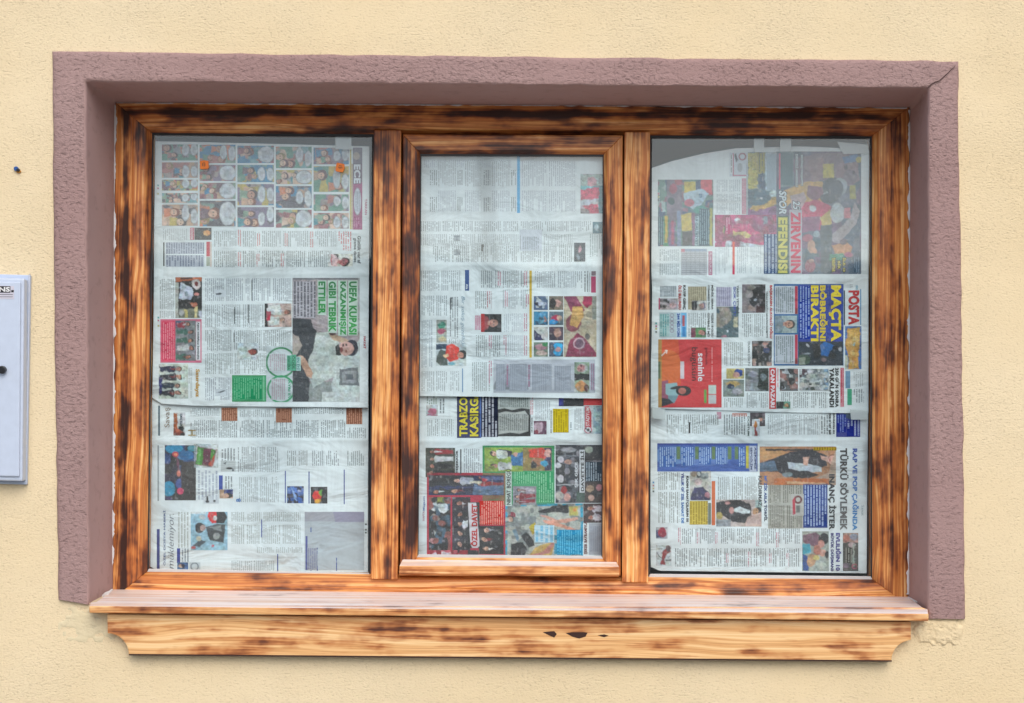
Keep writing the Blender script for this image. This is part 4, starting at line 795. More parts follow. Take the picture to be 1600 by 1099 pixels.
P(CC, 670, 743, 787, 774, '#3a3f5c', [('r', 670, 743, 740, 760, '#26283c'), ('r', 740, 757, 787, 774, '#5d7088')]+crowd(700, 744, 740, 775, 2, -1, 41, ('#a8acb8', '#8a2c38', '#2c3048'))+crowd(742, 744, 786, 760, 2, -1, 43, ('#5b6488', '#8a3038'))+crowd(672, 762, 706, 776, 1, -1, 44)+[('e', 757, 750, 4, 3, '#b84a50'), ('p', [(735, 752), (752, 752), (750, 756), (734, 755)], '#c8c4b0')], 4)
P(CC, 670, 777, 704, 860, '#33363a', [('p', [(673, 780), (680, 780), (684, 788), (698, 786), (701, 796), (696, 802), (684, 800), (674, 796)], '#c8ced2'), ('r', 683, 774, 702, 785, '#8a8f4c'), ('e', 680, 810, 8, 6, '#a89a8c'), ('p', [(678, 828), (697, 836), (695, 841), (680, 836)], '#c4cac4'), ('e', 676, 820, 5, 4, '#9c3a48'), ('e', 678, 845, 8, 4, '#b08a8a'), ('n', ['#4b6070', '#8a5a54', '#23252c'], 9, 9)], 4)
P(CC, 706.5, 777, 735, 860, '#3f3c42', crowd(709, 779, 735, 859, 5, -1, 51, ('#26262c', '#4c2a30', '#c8ccd2', '#3c3c3c')), 4)
P(CC, 748, 822, 787, 866, '#2c2c32', crowd(750, 823, 786, 865, 3, -1, 57, ('#1f2026', '#26262e')), 4); P(CC, 672, 860, 748, 869, '#b9626c', [('r', 715, 858, 748, 870, '#33363c'), ('e', 690, 865, 14, 3, '#c8c4c8'), ('n', ['#8a3040'], 7, 3)], 4)
tb(CC, 748, 783, 787, 820, '#e0b0a4', '#c8402f', 3.4, 5, True, 'colour_panel')
P(CC, 731, 785, 749.5, 856.5, '#3a3034', [('p', [(731, 786), (744, 786), (749.5, 853), (746, 857), (738, 857), (735, 850)], '#c8c4c8')], 6, 'headline_backing', .05); T(CC, 'ÖZEL DAVET', 735, 788, 746, 854, 'ccw', '#b01c30', .035, lvl=9)
P(CC, 789.5, 787, 911, 869, '#2f9ab8', [('p', [(793, 792), (907, 790), (907, 834), (866, 836), (866, 869), (793, 869)], '#a9aca4'), ('e', 800, 806, 6, 6, '#8a3a48'), ('e', 798, 812, 7, 5.5, '#3a2c2c'), ('e', 797, 812, 4.6, 4.2, '#b89480'), ('p', [(802, 808), (828, 802), (838, 804), (838, 818), (814, 820), (803, 816)], '#7d8484'), ('n', ['#a0a8a0', '#7c8280'], 7, 2), ('p', [(840, 799), (868, 790), (888, 789), (888, 802), (866, 800), (846, 802)], '#33292e'), ('p', [(842, 805), (856, 806), (870, 813), (902, 808), (904, 812), (884, 817), (870, 818)], '#c49484'), ('p', [(848, 812), (866, 815), (906, 829), (903, 833), (876, 824), (852, 818)], '#c8907c'), ('r', 889, 791, 903, 806, '#b0a85c'), ('e', 898, 797, 3, 3, '#c88a4a'),
    ('p', [(814, 838), (822, 832), (832, 842), (836, 852), (826, 856)], '#2d3036'), ('p', [(798, 850), (816, 847), (824, 858), (820, 869), (798, 869)], '#222326'), ('p', [(836, 856), (862, 846), (866, 852), (862, 869), (826, 869)], '#b89a5c'), ('p', [(822, 869), (848, 862), (864, 846), (866, 850), (858, 864), (842, 869)], '#b07c74'), ('p', [(826, 824), (836, 816), (836, 832), (832, 836)], '#b8a43c'), ('p', [(801, 828), (806, 826), (812, 842), (808, 846)], '#6f8a9c'), ('e', 818, 861, 5, 4, '#4f5052')], 2, label='fashion photo in a cyan frame')
tb(CC, 835, 821, 866, 848, '#57a8cc', '#bcd4dc', 7.6, 5, True); tb(CC, 870, 828, 911, 867, '#74c4dc', '#1f8fb8', 3.5, 5, True, 'colour_panel')
P(CC, 911.5, 787, 943, 817, '#4a3238', crowd(913, 788, 940, 816, 2, -1, 61, ('#3a2030', '#b9b0b4', '#9c3438')), 4); T(CC, 'ŞEKER BAYRAMIYLA', 912.5, 815, 918.5, 866, 'ccw', '#6c2438', .03, lvl=5); P(CC, 920, 818, 943, 867, '#a3a9b2', [], 2, 'colour_panel', .06); tb(CC, 922, 822, 941, 862, '#8f95a0', '#a3a9b2', 3.3, 4, True)
T(CC, 'Magazin', 661, 776, 664.5, 798, 'ccw', '#3c5a9c', .01); T(CC, 'HAFTA', 660.5, 799, 663.5, 814, 'ccw', '#a86a80', .01)

# ---------- right pane, upper sheet
RA = sheet('newspaper spread with basketball photo and crimson POSTA title, upper sheet of right pane', [(1015, 264), (1050, 252), (1100, 240), (1150, 232), (1250, 229), (1300, 231), (1358, 235)], [(1016, 638), (1120, 641), (1250, 645), (1357, 646)],
           [1015, 1015, 1019, 1018, 1014], [1358, 1357, 1357], YA, 434, 1192, 5.9, [(1020, 585, 1032, 612, 4, 8, .85), (1180, 420, 1330, 432, 20, 3, .86)])
P(RA, 1028, 281, 1114.5, 385, '#5a7780', [('r', 1028, 281, 1040, 346, '#9ab0ae'), ('r', 1028, 336, 1041, 385, '#4d6a74'), ('n', ['#8a6a78', '#4a5f7c', '#6a8a84'], 8, 2), ('r', 1042, 282, 1066, 345, '#7c7684'), ('e', 1052, 295, 6, 8, '#a05a6c'), ('e', 1060, 284, 6, 6, '#a0606c'), ('e', 1049, 315, 5, 6, '#35575c'), ('r', 1069, 284, 1087, 301, '#c0b058'), ('r', 1095, 281, 1113, 304, '#c8606a'), ('p', [(1068, 302), (1096, 295), (1108, 302), (1096, 320), (1084, 328), (1070, 318)], '#a4bcc8'), ('e', 1077, 317, 8, 6, '#b86a7c'), ('e', 1095, 328, 12, 6, '#4f9088'), ('p', [(1063, 336), (1080, 332), (1081, 360), (1066, 362)], '#c4b26a'), ('r', 1066, 362, 1082, 384, '#55585e'), ('r', 1082, 335, 1086, 384, '#8a6a84'), ('r', 1036, 338, 1044, 385, '#4a8a6c'), ('r', 1039, 338, 1043, 380, '#c0a850'), ('r', 1045, 350, 1055, 385, '#7a6a88'), ('r', 1049, 345, 1053, 382, '#a85a74'), ('r', 1058, 330, 1064, 385, '#7f8ea8'), ('r', 1086, 338, 1092, 384, '#9cb4bc'), ('r', 1093, 326, 1110, 384, '#4c6672'), ('r', 1109, 325, 1113, 384, '#a8a45c')], 2, 'sports_collage', .12)
tb(RA, 1029, 340, 1037, 383, '#93aab0', '#4d6a74', 3, 4); tb(RA, 1093, 328, 1108, 383, '#93a8b2', '#4c6672', 3.1, 4); T(RA, '19 GALİBİYET', 1086.5, 340, 1091.5, 383, 'cw', '#4a6878', .02, lvl=6); T(RA, '379', 1092, 303, 1097, 309, 'cw', '#3f6f94', .02, lvl=6)
tb(RA, 1030, 390, 1062, 408, '#7b8a90', None, 3.1); tb(RA, 1030, 412, 1062, 430, '#7b8a90', None, 3.1)
P(RA, 1064, 389, 1105, 430, '#b4b8bc', [('r', 1065, 389, 1104, 393, '#8fa0b4')]+[('r', 1065, 396+i*3.3, 1104, 396.8+i*3.3, '#7f8488') for i in range(10)]+[('r', 1072+i*7, 391, 1072.8+i*7, 430, '#8f9498') for i in range(5)]+[('r', 1064, 389, 1070, 394, '#b87884')], 2, 'league_table', .05)
R(RA, 1107, 393, 1113, 430, '#b4728c'); T(RA, 'PUAN DURUMU', 1108.2, 395, 1111.8, 428, 'cw', '#d8ccd4', .02)
cols(RA, 1118, 1158, [(281, 300), (303, 315), (318, 335)], (1138,), ink='#9aa6ac'); tb(RA, 1159, 279, 1166, 335, '#b06c84', '#c8aab4', 3.4, 3); R(RA, 1166.5, 245, 1167.8, 336, '#7f8a94', 3, 'column_rule')
P(RA, 1140, 239, 1168, 276, '#bac4cc', [('r', 1145, 240, 1146.4, 275, '#b0506c'), ('r', 1146, 273.5, 1166, 275, '#b0506c'), ('ring', 1160, 245, 5, 2.2, '#98606c'), ('e', 1156, 262, 4, 7, '#9aa2a8'), ('p', [(1147, 242), (1150, 240), (1153, 250), (1150, 254)], '#4a5460')], 3, 'printed_advert', .06); tb(RA, 1141, 242, 1144.5, 272, '#4c565e', None, 3.4, 4)
R(RA, 1118, 389, 1119, 430, '#a9b2ba', 2, 'column_rule'); cols(RA, 1121, 1142, [(381, 428)], (), ink='#a3aeb4'); cols(RA, 1150, 1192, [(384, 428)], (1171,), ink='#a3aeb4'); R(RA, 1144.5, 378, 1148, 429, '#cf5a4c', 3); R(RA, 1144.5, 414, 1148, 429, '#c8345c', 4)
P(RA, 1117, 336, 1213, 386, '#b8577c', [('p', [(1117, 376), (1143, 376), (1150, 374), (1165, 380), (1190, 383), (1213, 384), (1213, 388), (1117, 388)], '#b6c0c8'), ('p', [(1195, 374), (1213, 370), (1213, 382), (1198, 382)], '#3f5870'), ('r', 1118, 344, 1133, 368, '#a8a862'), ('r', 1131, 345, 1134, 368, '#5f6a5c'), ('e', 1152.5, 345, 5, 4.6, '#c4c8d0'), ('p', [(1136, 361), (1164, 362), (1178, 371), (1160, 372), (1138, 369)], '#bdb078'), ('p', [(1160, 336), (1213, 336), (1213, 364), (1196, 366), (1180, 360)], '#8a5a78'), ('n', ['#a8507a', '#96566e'], 12, 4), ('r', 1193, 338, 1199, 350, '#7c8898')], 2)
tb(RA, 1134, 340, 1141, 366, '#d0c0cc', '#b8577c', 3.4, 4)
P(RA, 1168.5, 238, 1213, 336, '#5d7280', [('r', 1169, 239, 1184, 295, '#a9a35c'), ('r', 1184, 239, 1196, 272, '#95905c'), ('p', [(1186, 274), (1192, 269), (1196, 285), (1196, 300), (1186, 300)], '#3a5470'), ('r', 1196, 238, 1214, 298, '#9fb2bc'), ('r', 1168, 296, 1196, 322, '#4a6570'), ('e', 1190, 308, 12, 12, '#4c6c7c'), ('e', 1190, 310, 2.2, 2, '#c0ccd4'), ('p', [(1176, 322), (1195, 320), (1215, 300), (1215, 318), (1196, 330), (1180, 336), (1168, 330)], '#b89a5c'), ('p', [(1168, 326), (1180, 330), (1214, 322), (1214, 337), (1168, 337)], '#86628a'), ('e', 1210, 303, 8, 5, '#a6bcc0')], 2)
tb(RA, 1184.5, 240, 1195, 270, '#5c6a6c', '#a09a5c', 4.4, 4); tb(RA, 1198, 241, 1212, 297, '#94a4ae', '#9fb2bc', 3, 4); R(RA, 1217, 240, 1219.6, 296, '#c05c74', 4); 
P(RA, 1213, 237, 1345.5, 428.5, '#56687a', [('n', ['#6a7484', '#4a6272', '#6c6078'], 24, 3), ('r', 1219, 237, 1240, 292, '#71888e'), ('e', 1225, 268, 4, 5, '#a06470'),
    ('p', [(1240, 250), (1275, 240), (1315, 238), (1340, 250), (1343, 282), (1330, 292), (1303, 285), (1280, 282), (1262, 300), (1244, 300)], '#807480'), ('p', [(1262, 250), (1286, 246), (1290, 268), (1278, 285), (1270, 288)], '#8c7880'), ('e', 1322, 268, 16, 18, '#877680'), ('e', 1328, 277, 11, 12, '#716a78'), ('e', 1322, 262, 2.5, 4, '#54505c'), ('e', 1334, 270, 2.5, 3, '#54505c'),
    ('p', [(1225, 298), (1245, 290), (1262, 284), (1285, 284), (1290, 300), (1284, 320), (1262, 322), (1240, 312), (1222, 330)], '#b89866'), ('p', [(1262, 290), (1284, 292), (1290, 305), (1272, 315), (1260, 305)], '#7c6070'), ('e', 1302, 293, 17, 16, '#4c5862'), ('e', 1312, 292, 12, 14, '#8f9ca4'), ('e', 1306, 295, 12, 14, '#56616c'), ('e', 1290, 306, 4, 7, '#97a3ae', 20), ('e', 1295, 310, 14, 8, '#4d5862'),
    ('p', [(1253, 318), (1276, 312), (1298, 322), (1300, 345), (1282, 360), (1258, 352), (1250, 336)], '#b0506e'), ('p', [(1281, 340), (1297, 328), (1300, 350), (1286, 358)], '#b0a06a'), ('p', [(1248, 340), (1282, 338), (1280, 360), (1252, 364)], '#85607c'), ('e', 1270, 326, 6, 5, '#bac4ca', 30), ('p', [(1235, 306), (1256, 300), (1260, 312), (1250, 330), (1238, 330)], '#a89aa0'),
    ('p', [(1336, 316), (1344, 330), (1338, 350), (1318, 372), (1310, 382), (1288, 372), (1300, 366), (1318, 352), (1330, 336)], '#99959c'), ('e', 1308.5, 333, 11, 16, '#a8b2b6'), ('r', 1319, 325, 1329, 341, '#b87480'), ('r', 1282, 352, 1300, 428, '#56646e'), ('p', [(1300, 384), (1322, 378), (1332, 386), (1328, 400), (1304, 396)], '#b08468'), ('e', 1318, 378, 6, 5, '#6c6470'), ('e', 1326, 398, 7, 4, '#a0607c'), ('p', [(1296, 398), (1318, 396), (1318, 406), (1296, 408)], '#4f8a78'), ('r', 1326, 402, 1345, 428, '#5a6c7c'),
    ('e', 1262, 372, 8, 6, '#9c6476'), ('e', 1268, 385, 6, 9, '#a88a7c'), ('e', 1276, 366, 5, 5, '#8fa2ac'), ('e', 1271, 392, 6, 5, '#b08c7a'), ('e', 1266, 416, 8, 10, '#8a5a6c'), ('e', 1268, 408, 4, 3, '#a88c86'), ('r', 1254, 396, 1280, 402, '#566a74'), ('p', [(1316, 246), (1340, 240), (1344, 252), (1320, 256)], '#4a78a8'), ('e', 1342, 250, 5, 5, '#b4a850'), ('r', 1286, 256, 1303, 278, '#b8ae5c'), ('r', 1328, 290, 1337, 311, '#989858'), ('r', 1191, 368, 1216, 428, '#40587c')], 2, 'printed_photo', .14, 1.0, 'large photo of basketball players in red and yellow')
tb(RA, 1220, 240, 1239, 290, '#566e76', '#71888e', 3.6, 4)
tb(RA, 1193.5, 366, 1213.5, 428, '#b4c2d0', '#40587c', 5.6, 5)
T(RA, 'DENİZLİ ANADOLU', 1243, 241, 1248, 292, 'cw', '#b9c6ca', .05, lvl=7, out='#3c4c58'); T(RA, 'SEVİNÇ YAŞATTI', 1250.5, 242, 1255.5, 290, 'cw', '#b9c6ca', .05, lvl=7, out='#3c4c58')
T(RA, 'SPOR', 1217, 298, 1229, 335, 'cw', '#c2ced4', .03, .2, lvl=7, out='#3e4e5c'); T(RA, '25', 1239, 314, 1250, 328, 'cw', '#c2ced4', .02, .2, lvl=7, out='#3e4e5c')
R(RA, 1233.5, 328, 1253, 428.5, '#a9aab4', 4, 'headline_backing'); T(RA, 'ZIRVENIN', 1235.5, 331, 1251, 426.5, 'cw', '#c0385c', .045, lvl=8)
R(RA, 1214.5, 338, 1232, 428.5, '#4c6658', 4, 'headline_backing'); T(RA, 'EFENDISI', 1216, 340, 1230.5, 427, 'cw', '#c0bc62', .045, lvl=8)
for s, xa, yb in (('İLK O', 1317, 425), ('BİR', 1309, 421), ('TARAFTAR', 1300, 425)): T(RA, s, xa, 403 if s != 'BİR' else 408, xa+5, yb, 'cw', '#b8b05a', .05, lvl=7, out='#343c3c')
tb(RA, 1334, 402, 1343, 426, '#8f9fae', '#5a6c7c', 3, 5)
# front page
tb(RA, 1031, 447, 1057, 464, '#7f898c', '#b4bcc0', 3.2); R(RA, 1029, 466, 1031.5, 484, '#b0486a'); P(RA, 1031, 466.5, 1059, 484, '#a09a9c', [('p', [(1031, 467), (1046, 469), (1045, 474), (1031, 472)], '#1f2a30'), ('p', [(1031, 476), (1041, 477), (1040, 480), (1031, 483)], '#1f2a30')]+portrait(1051, 476.5, 6, 1, '#c0a4a2', '#9a9aa0', '#3a4048')[2:], 3)
T(RA, 'KAYIP GENÇ', 1066.5, 446, 1071.5, 484, 'cw', '#1c2226', .03); T(RA, 'ÖLÜ BULUNDU', 1060, 446, 1065.5, 484, 'cw', '#b01c30', .03)
tb(RA, 1075, 448, 1104, 484, '#7f7a68', '#b8b29c', 3.2, 2, False, 'colour_panel'); P(RA, 1081, 470, 1104.5, 485, '#b8b8b4', [('r', 1081, 471, 1089, 485, '#22303c')]+portrait(1096, 478, 5.4, 1, '#c09c94', '#6a6e80', '#22303c')[2:], 4)
T(RA, 'MİNİK SERRA', 1111.5, 446, 1115.5, 484, 'cw', '#2c3338', .02); T(RA, 'OYNARKEN ÖLDÜ', 1106, 446, 1109.5, 484, 'cw', '#2c3338', .02)
tb(RA, 1119, 449, 1143, 479, '#8c8aa0', '#b4b4c4', 3.2, 2, False, 'colour_panel'); T(RA, 'YARGI YETKİLİ', 1151, 446, 1155.5, 490, 'cw', '#4c545c', .02); T(RA, 'ŞOK ÇIKTI', 1145, 448, 1150, 493, 'cw', '#4a58a8', .02)
P(RA, 1119.5, 479.5, 1154, 527.5, '#5c6c70', [('p', [(1119, 480), (1140, 480), (1143, 500), (1128, 511), (1119, 512)], '#8f8a80'), ('r', 1146, 495, 1153, 511, '#b0ac94'), ('e', 1122, 486, 3, 4, '#50606a'), ('e', 1137, 518, 1.6, 1.6, '#c8ccd0'), ('e', 1132, 526, 4, 1.6, '#a87c84'), ('e', 1136, 484, 4, 3, '#9c8e8a')])
P(RA, 1159.5, 444.5, 1196, 489, '#7f7a7c', [('p', [(1172, 446), (1196, 445), (1196, 486), (1180, 470)], '#3c3034'), ('e', 1175, 449, 5, 4, '#8a8680'), ('e', 1178, 470, 7, 8, '#34363c'), ('e', 1181, 469, 2.4, 2, '#b0b4b8'), ('r', 1181, 478, 1193, 489, '#4a2e30'), ('e', 1174, 482, 6, 4, '#a08c86'), ('e', 1170, 460, 6, 6, '#a39c9a')])
cols(RA, 1158, 1196, [(491, 527)], (1177,), ink='#6f7779', bg_=None); T(RA, 'YARALI SANATÇI HAYATINI KAYBETTİ', 1196.5, 455, 1200.5, 528, 'cw', '#2c3236', .02)
T(RA, 'BAŞKANIN ALKOLLÜ OĞLU', 1202, 446, 1208, 529, 'cw', '#b8243c', .03)
P(RA, 1209, 444, 1318, 571.5, '#3a6694', [], 2, 'colour_panel', .06)
for ya, yb in ((447, 491), (523, 569)): P(RA, 1210.5, ya, 1246.5, yb, '#b9c0c8', [('r', 1242, ya, 1246.5, yb, '#b83450'), ('r', 1242, yb-9, 1246.5, yb, '#8a1c34')], 4, 'colour_panel', .04); tb(RA, 1212, ya+2, 1240, yb-2, '#6f7c74', '#b9c0c8', 3.1, 5)
P(RA, 1210.5, 493.5, 1245, 520.5, '#97a8a8', [('r', 1210, 493, 1222, 521, '#6d8088')]+portrait(1232, 507, 7.6, 1, '#c09884', '#2a2220', '#7c8a90'), 4, label='portrait of a short haired child')
P(RA, 1247.5, 445, 1317, 571, '#264a98', [('r', 1247, 534, 1318, 572, '#3c4248'), ('e', 1256, 562, 10, 8, '#4c5c50'), ('p', [(1281, 540), (1288, 534), (1306, 541), (1296, 550), (1294, 557), (1283, 556)], '#2f6fb0'), ('e', 1300, 556, 6, 5, '#2f3036'), ('e', 1305, 544, 5, 4, '#2c2c34'), ('e', 1313, 546, 2.4, 3, '#aaaeb4'), ('e', 1262, 540, 3, 2, '#b0b4b8', 40), ('e', 1261, 553, 5, 1.6, '#8f959c'), ('p', [(1268, 536), (1280, 538), (1284, 556), (1272, 560)], '#2c2c32'), ('e', 1287, 562, 4, 3, '#7c6a6a'), ('r', 1248, 559, 1258, 570, '#8f9a8c')], 4, 'printed_photo', .12, 1.0, 'blue panel with a photo of a fallen player')
tb(RA, 1249, 447, 1266, 530, '#a9bcdc', '#264a98', 4.2, 5)
T(RA, 'MAÇTA', 1295, 446, 1314.5, 534, 'cw', '#dcc832', .045, lvl=8); T(RA, 'BÖBREĞINI', 1281, 446, 1293, 533.5, 'cw', '#d2bc3c', .045, lvl=8); T(RA, 'BIRAKTI', 1267, 446, 1279, 533.5, 'cw', '#dcc832', .045, lvl=8)
R(RA, 1318.5, 454, 1320.3, 508, '#3a4654', 3, 'column_rule'); R(RA, 1344, 452, 1345.6, 508, '#5a8fb8', 3, 'column_rule')
T(RA, 'POSTA', 1325.5, 454, 1343, 508, 'cw', '#b8243c', .04, lvl=5, name='newspaper_title'); T(RA, 'ankara', 1337, 446, 1342, 453, 'cw', '#6fa4b8', .01); T(RA, '2 TL', 1328, 444.5, 1332, 450, 'cw', '#7f8a90', .01)
P(RA, 1320.5, 510, 1346, 577, '#4a78b0', [('p', [(1324, 513), (1343, 512), (1344, 528), (1342, 545), (1341, 560), (1342, 577), (1326, 577), (1325, 556), (1321, 540), (1323, 526)], '#c49c58'), ('e', 1329, 520, 4, 5, '#d2ae6a'), ('e', 1337, 530, 5, 5, '#d8b878'), ('e', 1328, 538, 5, 5, '#c8a260'), ('e', 1338, 545, 4, 5, '#b98c48'), ('e', 1332, 552, 4, 4, '#d8b878'), ('e', 1335, 538, 2, 2, '#9fb8b8'), ('e', 1334, 562, 4, 5, '#c88c48'), ('p', [(1319, 556), (1324, 556), (1325, 577), (1319, 577)], '#b8c4b0')], 3, 'printed_photo', .16)
P(RA, 1030, 488.5, 1073, 527.5, '#a9bcc0', [('r', 1063, 489, 1073, 527, '#6fb0d8'), ('r', 1057, 489, 1064, 527, '#b4c8d8'), ('r', 1066, 493, 1070, 510, '#b0585c'), ('r', 1066, 511, 1071, 526, '#3f7fb4')]+[('ring', 1050, y, 2.6, 1, '#8a7c8c') for y in (493, 499, 505, 511, 517)], 2, 'lottery_panel', .06)
tb(RA, 1031, 491, 1046, 526, '#3f8a8c', '#a4bcba', 3.6, 4); T(RA, '244 MİLYON', 1058, 490, 1063.5, 526, 'cw', '#1c5a9c', .04, lvl=6)
tb(RA, 1075, 489, 1103, 527, '#6f7a7c', None, 3.2); P(RA, 1080, 512, 1103, 527.5, '#5a8a60', [('r', 1078, 512, 1087, 528, '#7a4a5a')]+portrait(1096, 520, 5, 1, '#b88c80', '#4a2c2c', '#a04a58')[2:], 4); T(RA, 'YÜZDE 18 OLDU', 1111.5, 489, 1115.5, 527, 'cw', '#2f373b', .02); T(RA, 'GÜVENLİ Mİ?', 1105.5, 489, 1109.8, 527, 'cw', '#2f373b', .02)
P(RA, 1028.5, 530.5, 1127.5, 637, '#c24446', [('p', [(1034, 530), (1060, 530), (1064, 600), (1034, 637)], '#c8583c'), ('e', 1045, 575, 20, 28, '#c8693c'), ('r', 1028, 530, 1034, 637, '#a8844c'), ('r', 1028, 565, 1032, 592, '#5a6a50'),
    ('p', [(1034, 596), (1044, 594), (1044, 628), (1034, 630)], '#8a5466'), ('p', [(1040, 600), (1058, 598), (1060, 618), (1052, 622), (1040, 616)], '#86a8ac'), ('p', [(1044, 618), (1060, 618), (1054, 630), (1044, 632)], '#6f8c94'), ('e', 1068, 611, 12, 8, '#38302f'), ('e', 1066, 611, 6, 5, '#a86a60'), ('p', [(1034, 622), (1046, 624), (1052, 630), (1034, 636)], '#232c40'), ('e', 1056, 606, 9, 2.4, '#38302f', -10),
    ('r', 1063, 565, 1069, 592, '#c8c0c4'), ('r', 1107, 602, 1119, 616, '#b4c4bc'), ('r', 1107, 617.5, 1119, 631, '#b4b8b8'), ('r', 1100, 609, 1104, 630, '#6a9a50'), ('p', [(1033, 555.5), (1040, 549), (1041, 550), (1034, 557)], '#e0d8d0'), ('p', [(1038, 547), (1043, 547), (1042, 553), (1040.8, 553), (1041, 549)], '#e0d8d0')], 2, 'printed_advert', .06, 1.0, 'red and orange advert with a woman in a pale blue top')
T(RA, 'seninle', 1090.5, 552, 1100.5, 596, 'cw', '#e4dcde', .015, lvl=6); T(RA, 'bugüsün', 1078, 543, 1090, 595, 'cw', '#281a20', .0, lvl=6); T(RA, 'gelecek', 1101, 543, 1106.5, 571, 'cw', '#8a3440', .01, lvl=6); tb(RA, 1111, 543, 1114, 598, '#d8b0b0', '#c24446', 3, 4)
cols(RA, 1130, 1163, [(535, 572)], (), ink='#808884'); T(RA, 'DUVAR ÇÖKTÜ', 1168, 534, 1172.5, 572, 'cw', '#6c7476', .01); P(RA, 1175, 533, 1206, 572, '#2c282c', [('n', ['#8a8684', '#50504e', '#a88a80'], 6, 4), ('e', 1196, 537, 4, 3.5, '#b08c80'), ('e', 1198, 548, 5, 5, '#3f4a68'), ('e', 1195, 560, 7, 8, '#1f2022')])
P(RA, 1135, 576, 1162.5, 592, '#b8ac70', [('e', 1154, 583, 7, 7, '#2f5088'), ('e', 1151, 586, 5, 5, '#b8948a')]); P(RA, 1130, 593.5, 1162.5, 620, '#7f8a84', [('e', 1145, 600, 10, 5, '#b8a068'), ('e', 1142, 604, 6, 5, '#2c4458'), ('e', 1152, 612, 8, 5, '#9a9aa0')]); P(RA, 1164.5, 575.5, 1201, 611.5, '#6f7678', [('r', 1164, 594, 1186, 612, '#8a8f92'), ('p', [(1186, 575), (1201, 575), (1201, 611), (1184, 607)], '#34403c'), ('e', 1176, 585, 8, 5, '#8f96a4'), ('e', 1192, 590, 5, 6, '#6a7478')])
cols(RA, 1130, 1163, [(622, 637)], (), ink='#7c8684'); cols(RA, 1165, 1201, [(614, 638)], (1184,), ink='#6d7678')
R(RA, 1202, 575, 1212.5, 639, '#b82c3c', 3, 'headline_backing'); T(RA, 'CAN PAZARI', 1204, 577, 1210.5, 637, 'cw', '#d8d0d4', .045, lvl=7); tb(RA, 1213.5, 576, 1217.5, 606, '#c86a74', None, 3.6, 4, False, 'subheading')
P(RA, 1218.5, 576.5, 1247, 611, '#5f5f60', [('n', ['#a4a8ac', '#3a3434', '#8a6a64'], 6, 7), ('e', 1236, 596, 5, 6, '#3c382c')]); P(RA, 1249, 576.5, 1295, 610.5, '#8a9294', [('r', 1249, 577, 1262, 590, '#5a4a50'), ('r', 1262, 580, 1276, 605, '#a4aca8'), ('r', 1259, 599, 1272, 610, '#46504c'), ('r', 1288, 576, 1295, 609, '#7c9cb8'), ('n', ['#6a7478', '#b0b8b8'], 4, 8), ('e', 1253, 602, 4, 5, '#a8a8a4')])
cols(RA, 1219, 1294, [(613, 638)], (1238, 1266), ink='#6c7476'); P(RA, 1213, 627.5, 1235, 638.5, '#6f9884', [('r', 1213, 628, 1224, 639, '#1c2430')]+portrait(1229, 633.5, 3.8, 1, '#b8946c', '#3a2c24', '#1c2430')[2:], 5)
T(RA, '250 GÜN SONRA', 1305, 575, 1311.5, 636.5, 'cw', '#24282c', .045); T(RA, 'YAKALANDI', 1296, 575, 1303.5, 636.5, 'cw', '#24282c', .045); tb(RA, 1313, 575, 1318.5, 636, '#b03c4c', '#c89098', 3.4, 4, False, 'subheading')
R(RA, 1321, 580, 1328.5, 607, '#6f94b0', 3); R(RA, 1324, 608, 1331, 633, '#3f9c78', 3); tb(RA, 1333, 582, 1350, 605, '#9aa6a8', None, 3.2); tb(RA, 1333, 608, 1350, 630, '#6a767a', None, 3.8)
for (S_, X, ys) in ((RA, 1025.3, (505.5, 510, 514, 519)), (RA, 1029, (299, 303, 308, 313)), (LA, 247, (290, 294.5, 303)), (LA, 247.5, (496.5, 501, 509.5))):
    for y, cc in zip(ys, ('#2f9a9a', '#b0386a', '#b8ac4c', '#20262a')): P(S_, X-1.7, y-1.7, X+1.7, y+1.7, '#bcc8c8', [('e', X, y, 1.3, 1.3, cc)], 3, 'registration_dot', .02)
# ---------- right pane, lower sheet
RC = sheet('newspaper spread with the RAP VE POP headline, lower sheet of the right pane', [(1016, 610), (1357, 614)], [(1016, 886), (1030, 892), (1180, 894), (1355, 896)], [1016, 1015, 1017], [1357, 1355, 1354], YC, 688, 1190, 9.4, [(1350, 690, 1358, 760, 2, 6, .55)])
cols(RC, 1040, 1125, [(648, 664)], (1066, 1095), ink='#6d7776', per=3.4); cols(RC, 1040, 1108, [(664, 678)], (1062, 1080), ink='#8a9290'); R(RC, 1076, 660, 1078.5, 677, '#2c3032', 3, 'column_rule'); R(RC, 1120, 644, 1127, 655, '#b88a9a'); tb(RC, 1130, 648, 1166, 680, '#4c5458', None, 3.9); R(RC, 1144, 646, 1167, 651, '#b87c70'); T(RC, 'DOSTUM', 1168, 651, 1171, 681, 'cw', '#4a5a54', .02)
P(RC, 1172, 645, 1195.5, 666, '#4a4448', [('e', 1185, 654, 7, 7, '#3a2c2c'), ('e', 1188, 656, 3, 3, '#b08070'), ('n', ['#6c6468'], 6, 4)]); P(RC, 1175, 655, 1187, 682, '#b4bcc0', [('e', 1181, 664, 3, 6, '#a8703c'), ('p', [(1179, 668), (1182, 668), (1183, 681), (1178, 681)], '#8a3038')], 4)
cols(RC, 1198, 1282, [(648, 680)], (1226, 1254), ink='#7b8388'); tb(RC, 1282, 648, 1294, 679, '#3c4246', None, 4.2); T(RC, 'ŞÖHRETİN EN', 1301, 646, 1305, 678, 'cw', '#22262a', .04); T(RC, 'ZOR GÜNDÜ BAK', 1295, 646, 1299, 680, 'cw', '#22262a', .04)
